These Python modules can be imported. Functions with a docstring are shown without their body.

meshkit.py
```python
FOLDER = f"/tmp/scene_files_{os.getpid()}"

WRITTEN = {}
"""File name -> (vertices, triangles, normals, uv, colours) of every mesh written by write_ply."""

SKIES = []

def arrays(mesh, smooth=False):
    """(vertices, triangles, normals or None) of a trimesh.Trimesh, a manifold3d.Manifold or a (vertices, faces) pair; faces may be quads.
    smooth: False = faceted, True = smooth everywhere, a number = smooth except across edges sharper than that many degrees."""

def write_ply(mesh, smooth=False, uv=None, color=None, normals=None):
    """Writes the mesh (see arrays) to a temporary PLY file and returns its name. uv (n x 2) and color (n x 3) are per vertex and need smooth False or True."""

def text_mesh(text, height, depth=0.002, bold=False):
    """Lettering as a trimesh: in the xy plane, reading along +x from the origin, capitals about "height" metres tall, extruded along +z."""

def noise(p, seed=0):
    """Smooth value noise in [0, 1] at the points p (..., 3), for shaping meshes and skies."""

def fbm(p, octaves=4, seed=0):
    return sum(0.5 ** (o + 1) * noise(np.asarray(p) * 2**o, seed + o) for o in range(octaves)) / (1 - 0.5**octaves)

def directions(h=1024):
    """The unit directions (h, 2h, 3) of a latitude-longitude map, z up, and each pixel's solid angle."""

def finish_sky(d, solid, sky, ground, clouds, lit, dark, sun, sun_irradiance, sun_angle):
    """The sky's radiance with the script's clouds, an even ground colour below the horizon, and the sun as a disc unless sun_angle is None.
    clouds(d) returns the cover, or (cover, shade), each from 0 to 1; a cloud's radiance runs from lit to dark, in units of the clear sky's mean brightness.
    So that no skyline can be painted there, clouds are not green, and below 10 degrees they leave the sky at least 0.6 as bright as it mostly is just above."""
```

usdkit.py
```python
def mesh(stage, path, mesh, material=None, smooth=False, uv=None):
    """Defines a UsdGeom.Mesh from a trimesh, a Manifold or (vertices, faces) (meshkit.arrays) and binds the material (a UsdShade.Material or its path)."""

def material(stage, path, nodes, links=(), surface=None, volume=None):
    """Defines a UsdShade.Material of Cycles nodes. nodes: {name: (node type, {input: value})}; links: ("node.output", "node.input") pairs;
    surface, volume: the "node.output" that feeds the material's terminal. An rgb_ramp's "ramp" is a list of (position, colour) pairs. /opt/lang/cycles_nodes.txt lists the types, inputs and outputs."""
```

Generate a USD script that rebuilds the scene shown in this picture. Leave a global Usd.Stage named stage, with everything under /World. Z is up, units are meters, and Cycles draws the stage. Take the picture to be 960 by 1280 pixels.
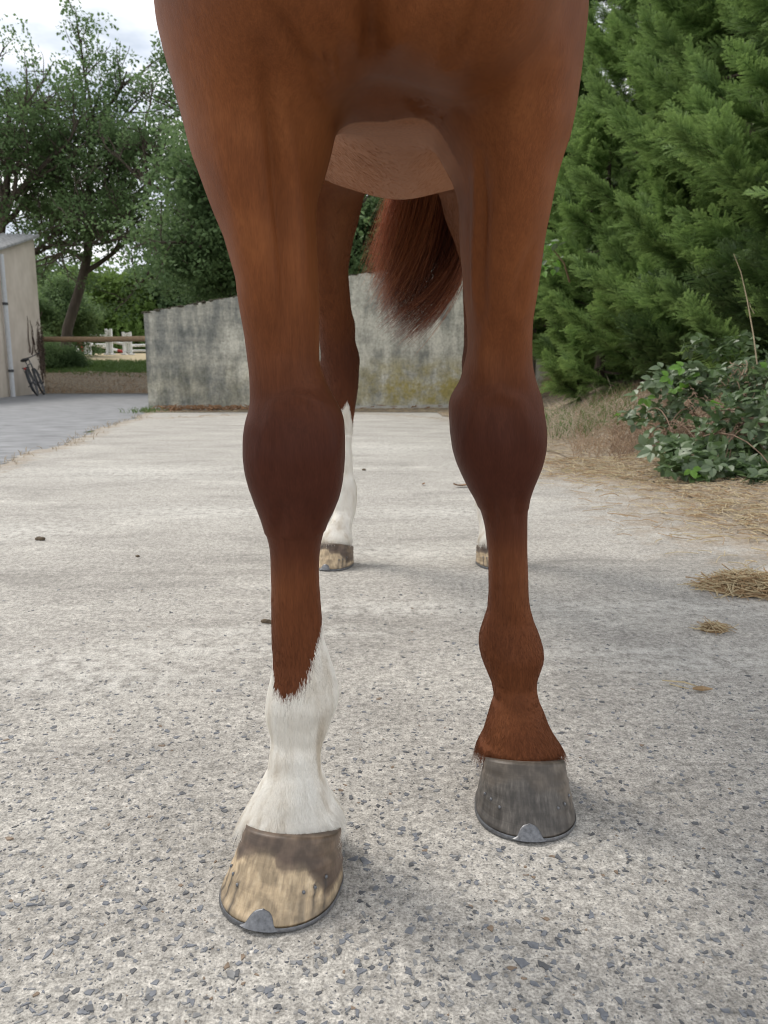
import math, random
import numpy as np, trimesh
import usdkit, meshkit
from pxr import Usd, UsdGeom, UsdLux, UsdShade, Gf, Sdf, Vt

stage = Usd.Stage.CreateInMemory()
UsdGeom.SetStageUpAxis(stage, UsdGeom.Tokens.z)
UsdGeom.Xform.Define(stage, '/World')
UsdGeom.Scope.Define(stage, '/World/Looks')

# ------------------------------------------------------------------ camera, sky, sun, exposure
H, PITCH = 0.58, math.radians(10.3)
CP, SP = math.cos(PITCH), math.sin(PITCH)
cam = UsdGeom.Camera.Define(stage, '/World/camera')
cam.CreateHorizontalApertureAttr(36.0)
cam.CreateFocalLengthAttr(36.0)
cam.CreateClippingRangeAttr(Gf.Vec2f(0.05, 2000.0))
cam.AddTranslateOp().Set(Gf.Vec3d(0, 0, H))
cam.AddRotateXOp().Set(90 - math.degrees(PITCH))
cam.CreateFStopAttr(18.0)
cam.CreateFocusDistanceAttr(0.92)
cam.CreateExposureAttr(0.76)

SUN_AZ = (-0.62, 0.55)
SUN_EL = math.radians(52)
sa = math.atan2(*SUN_AZ)
sun = UsdLux.DistantLight.Define(stage, '/World/sun')
sun.CreateIntensityAttr(0.40)
sun.CreateAngleAttr(18.0)
sun.CreateColorAttr(Gf.Vec3f(1.0, 0.95, 0.87))
sun.CreateNormalizeAttr(True)
sun.AddRotateZOp().Set(-math.degrees(sa))
sun.AddRotateXOp().Set(-(90 - math.degrees(SUN_EL)))
# a light at rest shines along -z; after tilting, the direction towards the sun is (sin az cos el, cos az cos el, sin el)

dome = UsdLux.DomeLight.Define(stage, '/World/sky')
dome.GetPrim().SetCustomDataByKey('kind', 'structure')
usdkit.material(stage, '/World/Looks/sky_look', {
    'sky': ('sky_texture', {'sky_type': 'single_scattering', 'sun_disc': False, 'sun_elevation': SUN_EL, 'sun_rotation': sa, 'aerosol_density': 2.0}),
    'tc': ('texture_coordinate', {}),
    'map': ('mapping', {'scale': (1.0, 1.0, 2.6)}),
    'n': ('noise_texture', {'scale': 2.3, 'detail': 7.0, 'roughness': 0.55, 'distortion': 0.4}),
    'r': ('rgb_ramp', {'ramp': [(0.0, (0.55,)*3), (0.36, (0.62,)*3), (0.55, (1,)*3), (1.0, (1,)*3)]}),
    'n2': ('noise_texture', {'scale': 4.5, 'detail': 6.0, 'roughness': 0.55}),
    'r2': ('rgb_ramp', {'ramp': [(0.36, (4.9, 5.5, 6.4)), (0.48, (7.8, 8.2, 8.8)), (0.60, (13.2, 13.2, 13.0))]}),
    'mix': ('mix', {}),
    'bg': ('background_shader', {'strength': 0.079}),
}, [('tc.generated', 'map.vector'), ('map.vector', 'n.vector'), ('n.fac', 'r.fac'), ('map.vector', 'n2.vector'), ('n2.fac', 'r2.fac'),
    ('r.color', 'mix.fac'), ('sky.color', 'mix.color1'), ('r2.color', 'mix.color2'), ('mix.color', 'bg.color')], surface='bg.background')
UsdShade.MaterialBindingAPI.Apply(dome.GetPrim()).Bind(UsdShade.Material.Get(stage, '/World/Looks/sky_look'))

# ------------------------------------------------------------------ helpers
rng = np.random.default_rng(7)
random.seed(7)

def zat(py, y):
    """height of the ray through image row py where it crosses the vertical plane at depth y"""
    t = (640 - py) / 960.0
    return H + y * (t * CP - SP) / (CP + t * SP)

def at(px, py, y):
    z = zat(py, y)
    d = y * CP - (z - H) * SP
    return np.array([(px - 480) / 960.0 * d, y, z])

def ground_at(px, py, z=0.0):
    t = (640 - py) / 960.0
    y = (z - H) * (CP + t * SP) / (t * CP - SP)
    return at(px, py, y)

def project(v):
    d = v[:, 1] * CP - (v[:, 2] - H) * SP
    w = v[:, 1] * SP + (v[:, 2] - H) * CP
    d = np.maximum(d, 0.02)
    return 480 + 960 * v[:, 0] / d, 640 - 960 * w / d

used = {}
def path_for(name, parent=None):
    base = (str(parent.GetPath()) if parent is not None else '/World') + '/' + name
    n = used.get(base, 0); used[base] = n + 1
    return base if n == 0 else f'{base}_{n:03d}'

def tag(p, label=None, cat=None, group=None, kind=None):
    p = p.GetPrim() if hasattr(p, 'GetPrim') else p
    for k, v in (('label', label), ('category', cat), ('group', group), ('kind', kind)):
        if v: p.SetCustomDataByKey(k, v)
    return p

def thing(name, label, cat, loc=(0, 0, 0), rotz=0, group=None):
    x = UsdGeom.Xform.Define(stage, path_for(name))
    x.AddTranslateOp().Set(Gf.Vec3d(*map(float, loc)))
    if rotz: x.AddRotateZOp().Set(float(math.degrees(rotz)))
    return tag(x, label, cat, group)

def obj(name, mesh, mat, parent=None, smooth=False, attrs=None, kind=None, label=None):
    m = usdkit.mesh(stage, path_for(name, parent), mesh, mat, smooth)
    if attrs:
        for k, v in attrs.items():
            UsdGeom.PrimvarsAPI(m).CreatePrimvar(k, Sdf.ValueTypeNames.FloatArray, 'vertex').Set(Vt.FloatArray.FromNumpy(np.asarray(v, np.float32)))
    return tag(m, label, kind=kind)

def curves(name, pts, widths, mat, parent=None, attrs=None, kind=None, label=None):
    """pts: n x k x 3; widths n x k or k"""
    n, k, _ = pts.shape
    c = UsdGeom.BasisCurves.Define(stage, path_for(name, parent))
    c.CreateTypeAttr('linear')
    c.CreatePointsAttr(Vt.Vec3fArray.FromNumpy(pts.reshape(-1, 3).astype(np.float32)))
    c.CreateCurveVertexCountsAttr(Vt.IntArray.FromNumpy(np.full(n, k, np.int32)))
    c.CreateWidthsAttr(Vt.FloatArray.FromNumpy(np.broadcast_to(widths, (n, k)).astype(np.float32).ravel()))
    c.SetWidthsInterpolation('vertex')
    UsdShade.MaterialBindingAPI.Apply(c.GetPrim()).Bind(mat)
    if attrs:
        for kk, v in attrs.items():
            UsdGeom.PrimvarsAPI(c).CreatePrimvar(kk, Sdf.ValueTypeNames.FloatArray, 'vertex').Set(Vt.FloatArray.FromNumpy(np.repeat(np.asarray(v, np.float32), k)))
    return tag(c, label, kind=kind)

def quats(R):
    """rotation matrices n x 3 x 3 (columns = axes) to quaternions (w, x, y, z)"""
    from scipy.spatial.transform import Rotation
    q = Rotation.from_matrix(R).as_quat()
    return np.column_stack([q[:, 3], q[:, :3]])

def frames(fwd, up):
    f = fwd / (np.linalg.norm(fwd, axis=1, keepdims=True) + 1e-9)
    s = np.cross(up, f); s /= np.linalg.norm(s, axis=1, keepdims=True) + 1e-9
    u = np.cross(f, s)
    return np.stack([f, s, u], axis=2)          # x = forward, y = side, z = up

def scatter(name, protos, idx, pos, R, scale, parent=None, kind='stuff', label=None):
    """protos: list of (mesh, material, attrs)"""
    pi = UsdGeom.PointInstancer.Define(stage, path_for(name, parent))
    rel = pi.CreatePrototypesRel()
    for i, (m, mat, at_) in enumerate(protos):
        p = f'{pi.GetPath()}/proto_{i}'
        g = usdkit.mesh(stage, p, m, mat)
        if at_:
            for k, v in at_.items():
                UsdGeom.PrimvarsAPI(g).CreatePrimvar(k, Sdf.ValueTypeNames.FloatArray, 'vertex').Set(Vt.FloatArray.FromNumpy(np.asarray(v, np.float32)))
        rel.AddTarget(p)
    q = quats(R)
    pi.CreateProtoIndicesAttr(Vt.IntArray.FromNumpy(np.asarray(idx, np.int32)))
    pi.CreatePositionsAttr(Vt.Vec3fArray.FromNumpy(np.asarray(pos, np.float32)))
    pi.CreateOrientationsAttr(Vt.QuathArray([Gf.Quath(float(a), float(b), float(c), float(d)) for a, b, c, d in q]))
    s = np.asarray(scale, np.float32)
    pi.CreateScalesAttr(Vt.Vec3fArray.FromNumpy(np.repeat(s[:, None], 3, 1) if s.ndim == 1 else s))
    return tag(pi, label, kind=kind)

def cat_meshes(ms):
    return trimesh.util.concatenate(ms)

def tube(points, radii, sides=7, cap=True):
    p = np.asarray(points, float); n = len(p)
    r = np.broadcast_to(np.asarray(radii, float), (n,))
    t = np.gradient(p, axis=0); t /= np.linalg.norm(t, axis=1, keepdims=True) + 1e-12
    ref = np.array([0, 0, 1.0]) if abs(t[0, 2]) < 0.9 else np.array([1.0, 0, 0])
    a = np.cross(t, ref); a /= np.linalg.norm(a, axis=1, keepdims=True) + 1e-12
    b = np.cross(t, a)
    ang = np.arange(sides) * 2 * np.pi / sides
    v = p[:, None] + r[:, None, None] * (np.cos(ang)[None, :, None] * a[:, None] + np.sin(ang)[None, :, None] * b[:, None])
    i, j = np.meshgrid(np.arange(n - 1), np.arange(sides), indexing='ij')
    q = np.stack([i * sides + j, (i + 1) * sides + j, (i + 1) * sides + (j + 1) % sides, i * sides + (j + 1) % sides], -1).reshape(-1, 4)
    f = np.vstack([q[:, [0, 1, 2]], q[:, [0, 2, 3]]])
    v = v.reshape(-1, 3)
    if cap:
        v = np.vstack([v, p[:1], p[-1:]])
        m = n * sides
        f = np.vstack([f] + [[[m, k, (k + 1) % sides]] for k in range(sides)] + [[[m + 1, (n - 1) * sides + (k + 1) % sides, (n - 1) * sides + k]] for k in range(sides)])
    return trimesh.Trimesh(v, f, process=False)

def compact(v, f):
    f = np.asarray(f); u, inv = np.unique(f, return_inverse=True)
    return v[u], inv.reshape(f.shape), u

def box(lo, hi, R=None, c=None):
    lo, hi = np.array(lo, float), np.array(hi, float)
    m = trimesh.creation.box(hi - lo); m.apply_translation((lo + hi) / 2)
    return m

def sstep(a, b, x):
    t = np.clip((x - a) / (b - a), 0, 1)
    return t * t * (3 - 2 * t)

def seg_dist(px, py, line, along=False):
    """distance of points to a polyline in the plane"""
    best = np.full(px.shape, 1e9); par = np.zeros(px.shape); k = 0
    for (x0, y0), (x1, y1) in zip(line[:-1], line[1:]):
        dx, dy = x1 - x0, y1 - y0
        t = np.clip(((px - x0) * dx + (py - y0) * dy) / (dx * dx + dy * dy), 0, 1)
        dd = np.hypot(px - x0 - t * dx, py - y0 - t * dy)
        par = np.where(dd < best, (k + t) / (len(line) - 1), par); best = np.minimum(best, dd); k += 1
    return (best, par) if along else best

# ------------------------------------------------------------------ materials
L = '/World/Looks/'
def simple(name, col, rough=0.6, spec=0.4, var=0.25, scale=20.0, stretch=(1, 1, 1), metal=0.0, bump=0.0, bscale=80.0, bdist=0.002):
    lo = tuple(c * (1 - var) for c in col); hi = tuple(min(1, c * (1 + var)) for c in col)
    nodes = {'g': ('geometry', {}), 'm': ('mapping', {'scale': stretch}), 'n': ('noise_texture', {'scale': scale, 'detail': 5.0, 'roughness': 0.6}),
             'r': ('rgb_ramp', {'ramp': [(0.3, lo), (0.7, hi)]}),
             'p': ('principled_bsdf', {'roughness': rough, 'specular_ior_level': spec, 'metallic': metal})}
    links = [('g.position', 'm.vector'), ('m.vector', 'n.vector'), ('n.fac', 'r.fac'), ('r.color', 'p.base_color')]
    if bump:
        nodes['bn'] = ('noise_texture', {'scale': bscale, 'detail': 4.0})
        nodes['b'] = ('bump', {'strength': bump, 'distance': bdist})
        links += [('m.vector', 'bn.vector'), ('bn.fac', 'b.height'), ('b.normal', 'p.normal')]
    return usdkit.material(stage, L + name, nodes, links, surface='p.BSDF')

def leaf_mat(name, dark, light, tip=None, trans=0.35, rough=0.5, spec=0.35, nscale=1.2):
    """foliage: two-tone by position, lighter by the tip attribute, light shines through a little"""
    nodes = {'g': ('geometry', {}), 'n': ('noise_texture', {'scale': nscale, 'detail': 3.0}), 'n3': ('noise_texture', {'scale': 37.0, 'detail': 1.0}),
             'ma': ('math', {'math_type': 'multiply_add', 'value2': 0.45, 'value3': -0.2}), 'ad': ('math', {'math_type': 'add'}),
             'r': ('rgb_ramp', {'ramp': [(0.25, dark), (0.75, light)]}),
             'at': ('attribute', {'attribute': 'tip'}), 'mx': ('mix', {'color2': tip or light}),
             'p': ('principled_bsdf', {'roughness': rough, 'specular_ior_level': spec}), 't': ('translucent_bsdf', {}),
             'mc': ('mix_closure', {'fac': trans})}
    links = [('g.position', 'n.vector'), ('g.position', 'n3.vector'), ('n3.fac', 'ma.value1'), ('n.fac', 'ad.value1'), ('ma.value', 'ad.value2'), ('ad.value', 'r.fac'),
             ('r.color', 'mx.color1'), ('at.fac', 'mx.fac'), ('mx.color', 'p.base_color'), ('mx.color', 't.color'), ('p.BSDF', 'mc.closure1'), ('t.BSDF', 'mc.closure2')]
    return usdkit.material(stage, L + name, nodes, links, surface='mc.closure')
# ------------------------------------------------------------------ ground, yard, lane, banks
def height(x, y):
    """the land: level yard and lane, a bank behind the lane on the far side, a low bank under the hedge on the right"""
    x, y = np.asarray(x, float), np.asarray(y, float)
    far = np.interp(y + .25 * np.sin(x * .35), [0, 22.0, 23.4, 28.5, 39, 48, 400], [0, 0, .50, .95, 1.50, 1.70, 1.9])
    left = sstep(1.5, -1.5, x)
    side = .26 * sstep(1.35, 2.7, x - .055 * np.clip(y - 4, 0, 12) + .14 * np.clip(4.5 - y, 0, 4) * -1) * sstep(-6, 1.5, y) + .22 * sstep(2.2, 3.6, x)
    return far * left + side * sstep(20, 15, y) * sstep(-8, -2, y) + .5 * sstep(1.5, -1.5, -x) * sstep(15.5, 22, y)

def sheet(xs, ys, lift, mask=None, noise=0.0):
    X, Y = np.meshgrid(xs, ys, indexing='ij')
    Z = height(X, Y) + lift
    v = np.column_stack([X.ravel(), Y.ravel(), Z.ravel()])
    if noise: v[:, 2] += noise * (sstep(21.75, 22.6, v[:, 1]) if noise > .05 else 1) * (.5 + meshkit.fbm(v * np.array([3, 3, 0])))
    nx, ny = X.shape
    i, j = np.meshgrid(np.arange(nx - 1), np.arange(ny - 1), indexing='ij')
    q = np.stack([i * ny + j, (i + 1) * ny + j, (i + 1) * ny + j + 1, i * ny + j + 1], -1).reshape(-1, 4)
    if mask is not None:
        c = v[q].mean(1)
        q = q[mask(c[:, 0], c[:, 1])]
    v, q, _ = compact(v, q)
    return v, np.vstack([q[:, [0, 1, 2]], q[:, [0, 2, 3]]])

def spaced(*parts):
    return np.unique(np.round(np.concatenate([np.linspace(a, b, n) for a, b, n in parts]), 5))

LANE_EDGE = lambda y: -1.70 - .155 * y + .04 * np.sin(y * 2.1) + .03 * np.sin(y * 5.3)       # concrete meets the lane
VERGE = np.array([(960, 693), (890, 681), (830, 662), (791, 634), (758, 611), (706, 602), (660, 597), (625, 560), (600, 534), (560, 524), (500, 519), (440, 516), (330, 517), (250, 521), (196, 523)], float)
VERGE_G = np.array([ground_at(a, b)[:2] for a, b in VERGE])
VERGE_G = np.vstack([[(1.62, -3.0), (1.42, 1.0), (1.31, 1.9)], VERGE_G])
def verge_side(x, y):
    """> 0 on the littered side, metres from its edge"""
    d = seg_dist(x, y, [tuple(p) for p in VERGE_G])
    xe = np.interp(y, VERGE_G[:13, 1], VERGE_G[:13, 0])
    return np.where((x > xe) | (y > 11.4), d, -d)

def ground_mat():
    """yard concrete: pale cement skin worn through to its stones near the camera, dusty and littered towards the verge"""
    n = {'g': ('geometry', {}), 'sx': ('separate_xyz', {}),
         'n1': ('noise_texture', {'scale': 1.1, 'detail': 6.0, 'roughness': 0.62}), 'mm': ('mapping', {'scale': (0.7, 1.5, 1)}), 'n2': ('noise_texture', {'scale': 2.2, 'detail': 8.0, 'roughness': 0.68, 'distortion': 0.6}),
         'n3': ('noise_texture', {'scale': 95.0, 'detail': 6.0, 'roughness': 0.7}), 'n4': ('noise_texture', {'scale': 330.0, 'detail': 4.0, 'roughness': 0.7}),
         'v1': ('voronoi_texture', {'scale': 150.0, 'randomness': 1.0}), 'v2': ('voronoi_texture', {'scale': 62.0, 'randomness': 1.0}), 'v3': ('voronoi_texture', {'scale': 300.0}),
         'base': ('rgb_ramp', {'ramp': [(0.33, (0.27, 0.254, 0.230)), (0.46, (0.348, 0.327, 0.297)), (0.60, (0.395, 0.373, 0.338)), (0.72, (0.53, 0.505, 0.46))]}),
         'gr': ('rgb_ramp', {'ramp': [(0.30, (0.46,)*3), (0.5, (1.0,)*3), (0.68, (1.42,)*3)]}), 'gr2': ('rgb_ramp', {'ramp': [(0.33, (0.50,)*3), (0.5, (1.0,)*3), (0.67, (1.42,)*3)]}),
         'm1': ('mix', {'mix_type': 'multiply', 'fac': 1.0}), 'm2': ('mix', {'mix_type': 'multiply', 'fac': 1.0}),
         'sepc': ('separate_color', {}), 'pick': ('rgb_ramp', {'ramp': [(0.70, (0, 0, 0)), (0.71, (1, 1, 1))]}), 'near': ('rgb_ramp', {'ramp': [(0.0, (.8,)*3), (0.26, (.5,)*3), (0.36, (0.12,)*3), (1.0, (0.0,)*3)]}),
         'ny': ('math', {'math_type': 'multiply_add', 'value2': 0.25, 'value3': 0.0}), 'nad': ('math', {'math_type': 'multiply_add', 'value2': 0.30, 'value3': -0.15}), 'nsum': ('math', {'math_type': 'add'}),
         'core': ('rgb_ramp', {'ramp': [(0.30, (1,)*3), (0.42, (0,)*3)]}), 'f1': ('math', {'math_type': 'multiply'}), 'f2': ('math', {'math_type': 'multiply'}), 'f3': ('math', {'math_type': 'multiply', 'value2': 0.8}),
         'chip': ('rgb_ramp', {'ramp': [(0.0, (0.10, 0.105, 0.115)), (0.5, (0.20, 0.20, 0.205)), (1.0, (0.34, 0.31, 0.27))]}), 'm3': ('mix', {}),
         'at': ('attribute', {'attribute': 'dirt'}), 'dn': ('noise_texture', {'scale': 9.0, 'detail': 6.0, 'roughness': 0.7}), 'dm': ('math', {'math_type': 'multiply_add', 'value2': 1.5, 'value3': -0.75}), 'da': ('math', {'math_type': 'add'}), 'n5': ('noise_texture', {'scale': 30.0, 'detail': 8.0, 'roughness': 0.78}), 'gr5': ('rgb_ramp', {'ramp': [(0.32, (0.70,)*3), (0.5, (1.0,)*3), (0.68, (1.26,)*3)]}), 'm5': ('mix', {'mix_type': 'multiply', 'fac': 1.0}),
         'dr': ('rgb_ramp', {'ramp': [(0.30, (0,)*3), (0.75, (.8,)*3)]}), 'dc': ('rgb_ramp', {'ramp': [(0.3, (0.17, 0.125, 0.085)), (0.6, (0.30, 0.235, 0.165)), (0.8, (0.40, 0.33, 0.24))]}), 'm4': ('mix', {}),
         'hs': ('math', {'math_type': 'add'}), 'b': ('bump', {'strength': 0.55, 'distance': 0.0028}),
         'sm0': ('math', {'math_type': 'multiply_add', 'value2': -0.10}), 'nw': ('noise_texture', {'scale': 2.6, 'detail': 6.0, 'roughness': 0.7}), 'nwa': ('math', {'math_type': 'multiply_add', 'value2': 0.30, 'value3': -0.15}), 'yy': ('math', {'math_type': 'add'}), 'ys': ('math', {'math_type': 'add'}),
         'sr1': ('rgb_ramp', {'ramp': [(0.0, (0,)*3), (.3455, (0,)*3), (.3475, (1,)*3), (.3495, (0,)*3), (.447, (0,)*3), (.4495, (.9,)*3), (.452, (0,)*3), (.9, (0,)*3), (.903, (.7,)*3), (.906, (0,)*3)]}), 'yk': ('math', {'math_type': 'multiply', 'value2': 0.2}),
         'sbr': ('rgb_ramp', {'ramp': [(0.40, (0,)*3), (0.52, (.95,)*3)]}), 'aw': ('attribute', {'attribute': 'worn'}), 'wmr': ('rgb_ramp', {'ramp': [(0.42, (0,)*3), (0.60, (.5,)*3)]}), 'wf': ('math', {'math_type': 'multiply'}), 'mw': ('mix', {'color2': (0.60, 0.58, 0.535)}), 'sf': ('math', {'math_type': 'multiply'}), 'ms': ('mix', {'color2': (0.11, 0.10, 0.085)}),
         'p': ('principled_bsdf', {'roughness': 0.85, 'specular_ior_level': 0.25})}
    l = [('g.position', 'nw.vector'), ('nw.fac', 'nwa.value1'), ('sx.x', 'sm0.value1'), ('sx.y', 'sm0.value3'), ('sm0.value', 'yy.value1'), ('nwa.value', 'yy.value2'), ('yy.value', 'yk.value1'), ('yk.value', 'sr1.fac'), ('n5.fac', 'sbr.fac'), ('sr1.color', 'sf.value1'), ('sbr.color', 'sf.value2'), ('sf.value', 'ms.fac'), ('m3.color', 'ms.color1'), ('ms.color', 'm4.color1'),
         ('g.position', 'sx.vector'), ('g.position', 'n1.vector'), ('g.position', 'mm.vector'), ('mm.vector', 'n2.vector'), ('g.position', 'n3.vector'), ('g.position', 'n4.vector'), ('g.position', 'v1.vector'), ('g.position', 'v2.vector'),
         ('n2.fac', 'base.fac'), ('g.position', 'n5.vector'), ('n5.fac', 'gr5.fac'), ('base.color', 'm5.color1'), ('gr5.color', 'm5.color2'), ('n3.fac', 'gr.fac'), ('n4.fac', 'gr2.fac'), ('m5.color', 'm1.color1'), ('gr.color', 'm1.color2'), ('aw.fac', 'wf.value1'), ('n5.fac', 'wmr.fac'), ('wmr.color', 'wf.value2'), ('wf.value', 'mw.fac'), ('m1.color', 'mw.color1'), ('mw.color', 'm2.color1'), ('gr2.color', 'm2.color2'),
         ('v1.color', 'sepc.color'), ('sepc.r', 'pick.fac'), ('sx.y', 'ny.value1'), ('n1.fac', 'nad.value1'), ('ny.value', 'nsum.value1'), ('nad.value', 'nsum.value2'), ('nsum.value', 'near.fac'),
         ('v1.distance', 'core.fac'), ('pick.color', 'f1.value1'), ('near.color', 'f1.value2'), ('f1.value', 'f2.value1'), ('core.color', 'f2.value2'), ('f2.value', 'f3.value1'), ('sepc.g', 'chip.fac'), ('m2.color', 'm3.color1'), ('chip.color', 'm3.color2'), ('f3.value', 'm3.fac'),
         ('g.position', 'dn.vector'), ('dn.fac', 'dm.value1'), ('dm.value', 'da.value1'), ('at.fac', 'da.value2'), ('da.value', 'dr.fac'), ('n3.fac', 'dc.fac'),  ('dc.color', 'm4.color2'), ('dr.color', 'm4.fac'),
         ('m4.color', 'p.base_color'), ('n3.fac', 'hs.value1'), ('n4.fac', 'hs.value2'), ('hs.value', 'b.height'), ('b.normal', 'p.normal')]
    return usdkit.material(stage, L + 'yard_concrete', n, l, surface='p.BSDF')
CONCRETE = ground_mat()
SOIL = simple('dusty_soil', (0.27, 0.222, 0.168), rough=0.95, spec=0.1, var=0.5, scale=24, bump=0.9, bscale=70, bdist=0.02)
ASPHALT = simple('grey_asphalt', (0.215, 0.217, 0.225), rough=0.85, spec=0.25, var=0.38, scale=5.0, stretch=(.6, 2, 1), bump=0.5, bscale=120, bdist=0.006)
GRASSY = simple('mown_grass_ground', (0.085, 0.125, 0.035), rough=0.95, spec=0.1, var=0.4, scale=6, bump=0.8, bscale=40, bdist=0.05)
SAND = simple('riding_sand', (0.42, 0.35, 0.23), rough=0.95, spec=0.1, var=0.14, scale=2.5, bump=0.3, bscale=20, bdist=0.03)

gx = spaced((-400, -40, 30), (-40, -12, 30), (-12, 6, 73), (6, 60, 20), (60, 400, 20))
gy = spaced((-200, -4, 20), (-4, 26, 91), (26, 60, 40), (60, 400, 30))
tag(obj('ground', sheet(gx, gy, -.012), GRASSY, smooth=True), 'grassy land under and beyond the yard', 'ground', kind='structure')
yx, yy = spaced((-3.9, 3.6, 151)), spaced((-3, 1, 41), (1, 3, 101), (3, 14.4, 190))
yard = sheet(yx, yy, 0.0, lambda x, y: (x > LANE_EDGE(y)) & (verge_side(x, y) < .9) & (y < 12.25 + .13 * (x + 3.75)))
dirt = np.clip(.5 + verge_side(yard[0][:, 0], yard[0][:, 1]) * .9, -.6, 1.1)
dirt = np.maximum(dirt, .62 - 2.2 * np.abs(yard[0][:, 0] - LANE_EDGE(yard[0][:, 1]) - .05))
worn = np.zeros(len(dirt))
for px, py, rx, ry in ((120, 850, .24, .045), (60, 828, .30, .03), (30, 664, .22, .10), (250, 812, .26, .03), (330, 790, .3, .025), (480, 690, .3, .06), (520, 760, .35, .04), (800, 760, .35, .05), (780, 815, .3, .03), (880, 830, .25, .03), (470, 560, .5, .25), (160, 590, .6, .2), (250, 640, .4, .1), (560, 640, .3, .08)):
    c = ground_at(px, py)
    worn = np.maximum(worn, 1.5 * np.exp(-((yard[0][:, 0] - c[0]) / rx) ** 2 - ((yard[0][:, 1] - c[1]) / (ry * 1.6)) ** 2))
yard_o = tag(obj('concrete_yard', yard, CONCRETE, smooth=True, attrs=dict(dirt=dirt, worn=worn)), 'pale worn concrete yard with dark stone chips', 'yard', kind='structure')
vx, vy = spaced((-4.2, 9, 221)), spaced((-3, 16.5, 326))
verge = sheet(vx, vy, .004, lambda x, y: (verge_side(x, y) > .22 + .30 * meshkit.fbm(np.column_stack([x * 2.2, y * 2.2, 0 * x]))) & (x > LANE_EDGE(np.minimum(y, 12.2)) + .05), noise=.003)
tag(obj('dirt_verge', verge, SOIL, smooth=True), 'straw-littered dirt verge below the hedge', 'verge', kind='structure')
lx, ly = spaced((-30, -1.2, 97)), spaced((-4, 22.6, 90))
tag(obj('asphalt_lane', sheet(lx, ly, -.007, lambda x, y: (x < LANE_EDGE(y) + .1) & (y < 22.0 + .1 * np.sin(x * 2))), ASPHALT, smooth=True), 'grey asphalt lane left of the concrete yard', 'road', kind='structure')
bx, by = spaced((-34, -1.0, 120)), spaced((21.6, 24.2, 30))
tag(obj('dirt_bank', sheet(bx, by, .004, lambda x, y: y < 23.5 + .3 * np.sin(x * 1.3) + .15 * np.sin(x * 4.1), noise=.06), SOIL, smooth=True), 'bare earth bank behind the lane', 'bank', kind='structure')
tag(obj('sand_arena', sheet(spaced((-44, 6, 60)), spaced((28.3, 47, 30)), .006), SAND, smooth=True), 'pale sand riding arena beyond the lane', 'arena', kind='structure')

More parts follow.
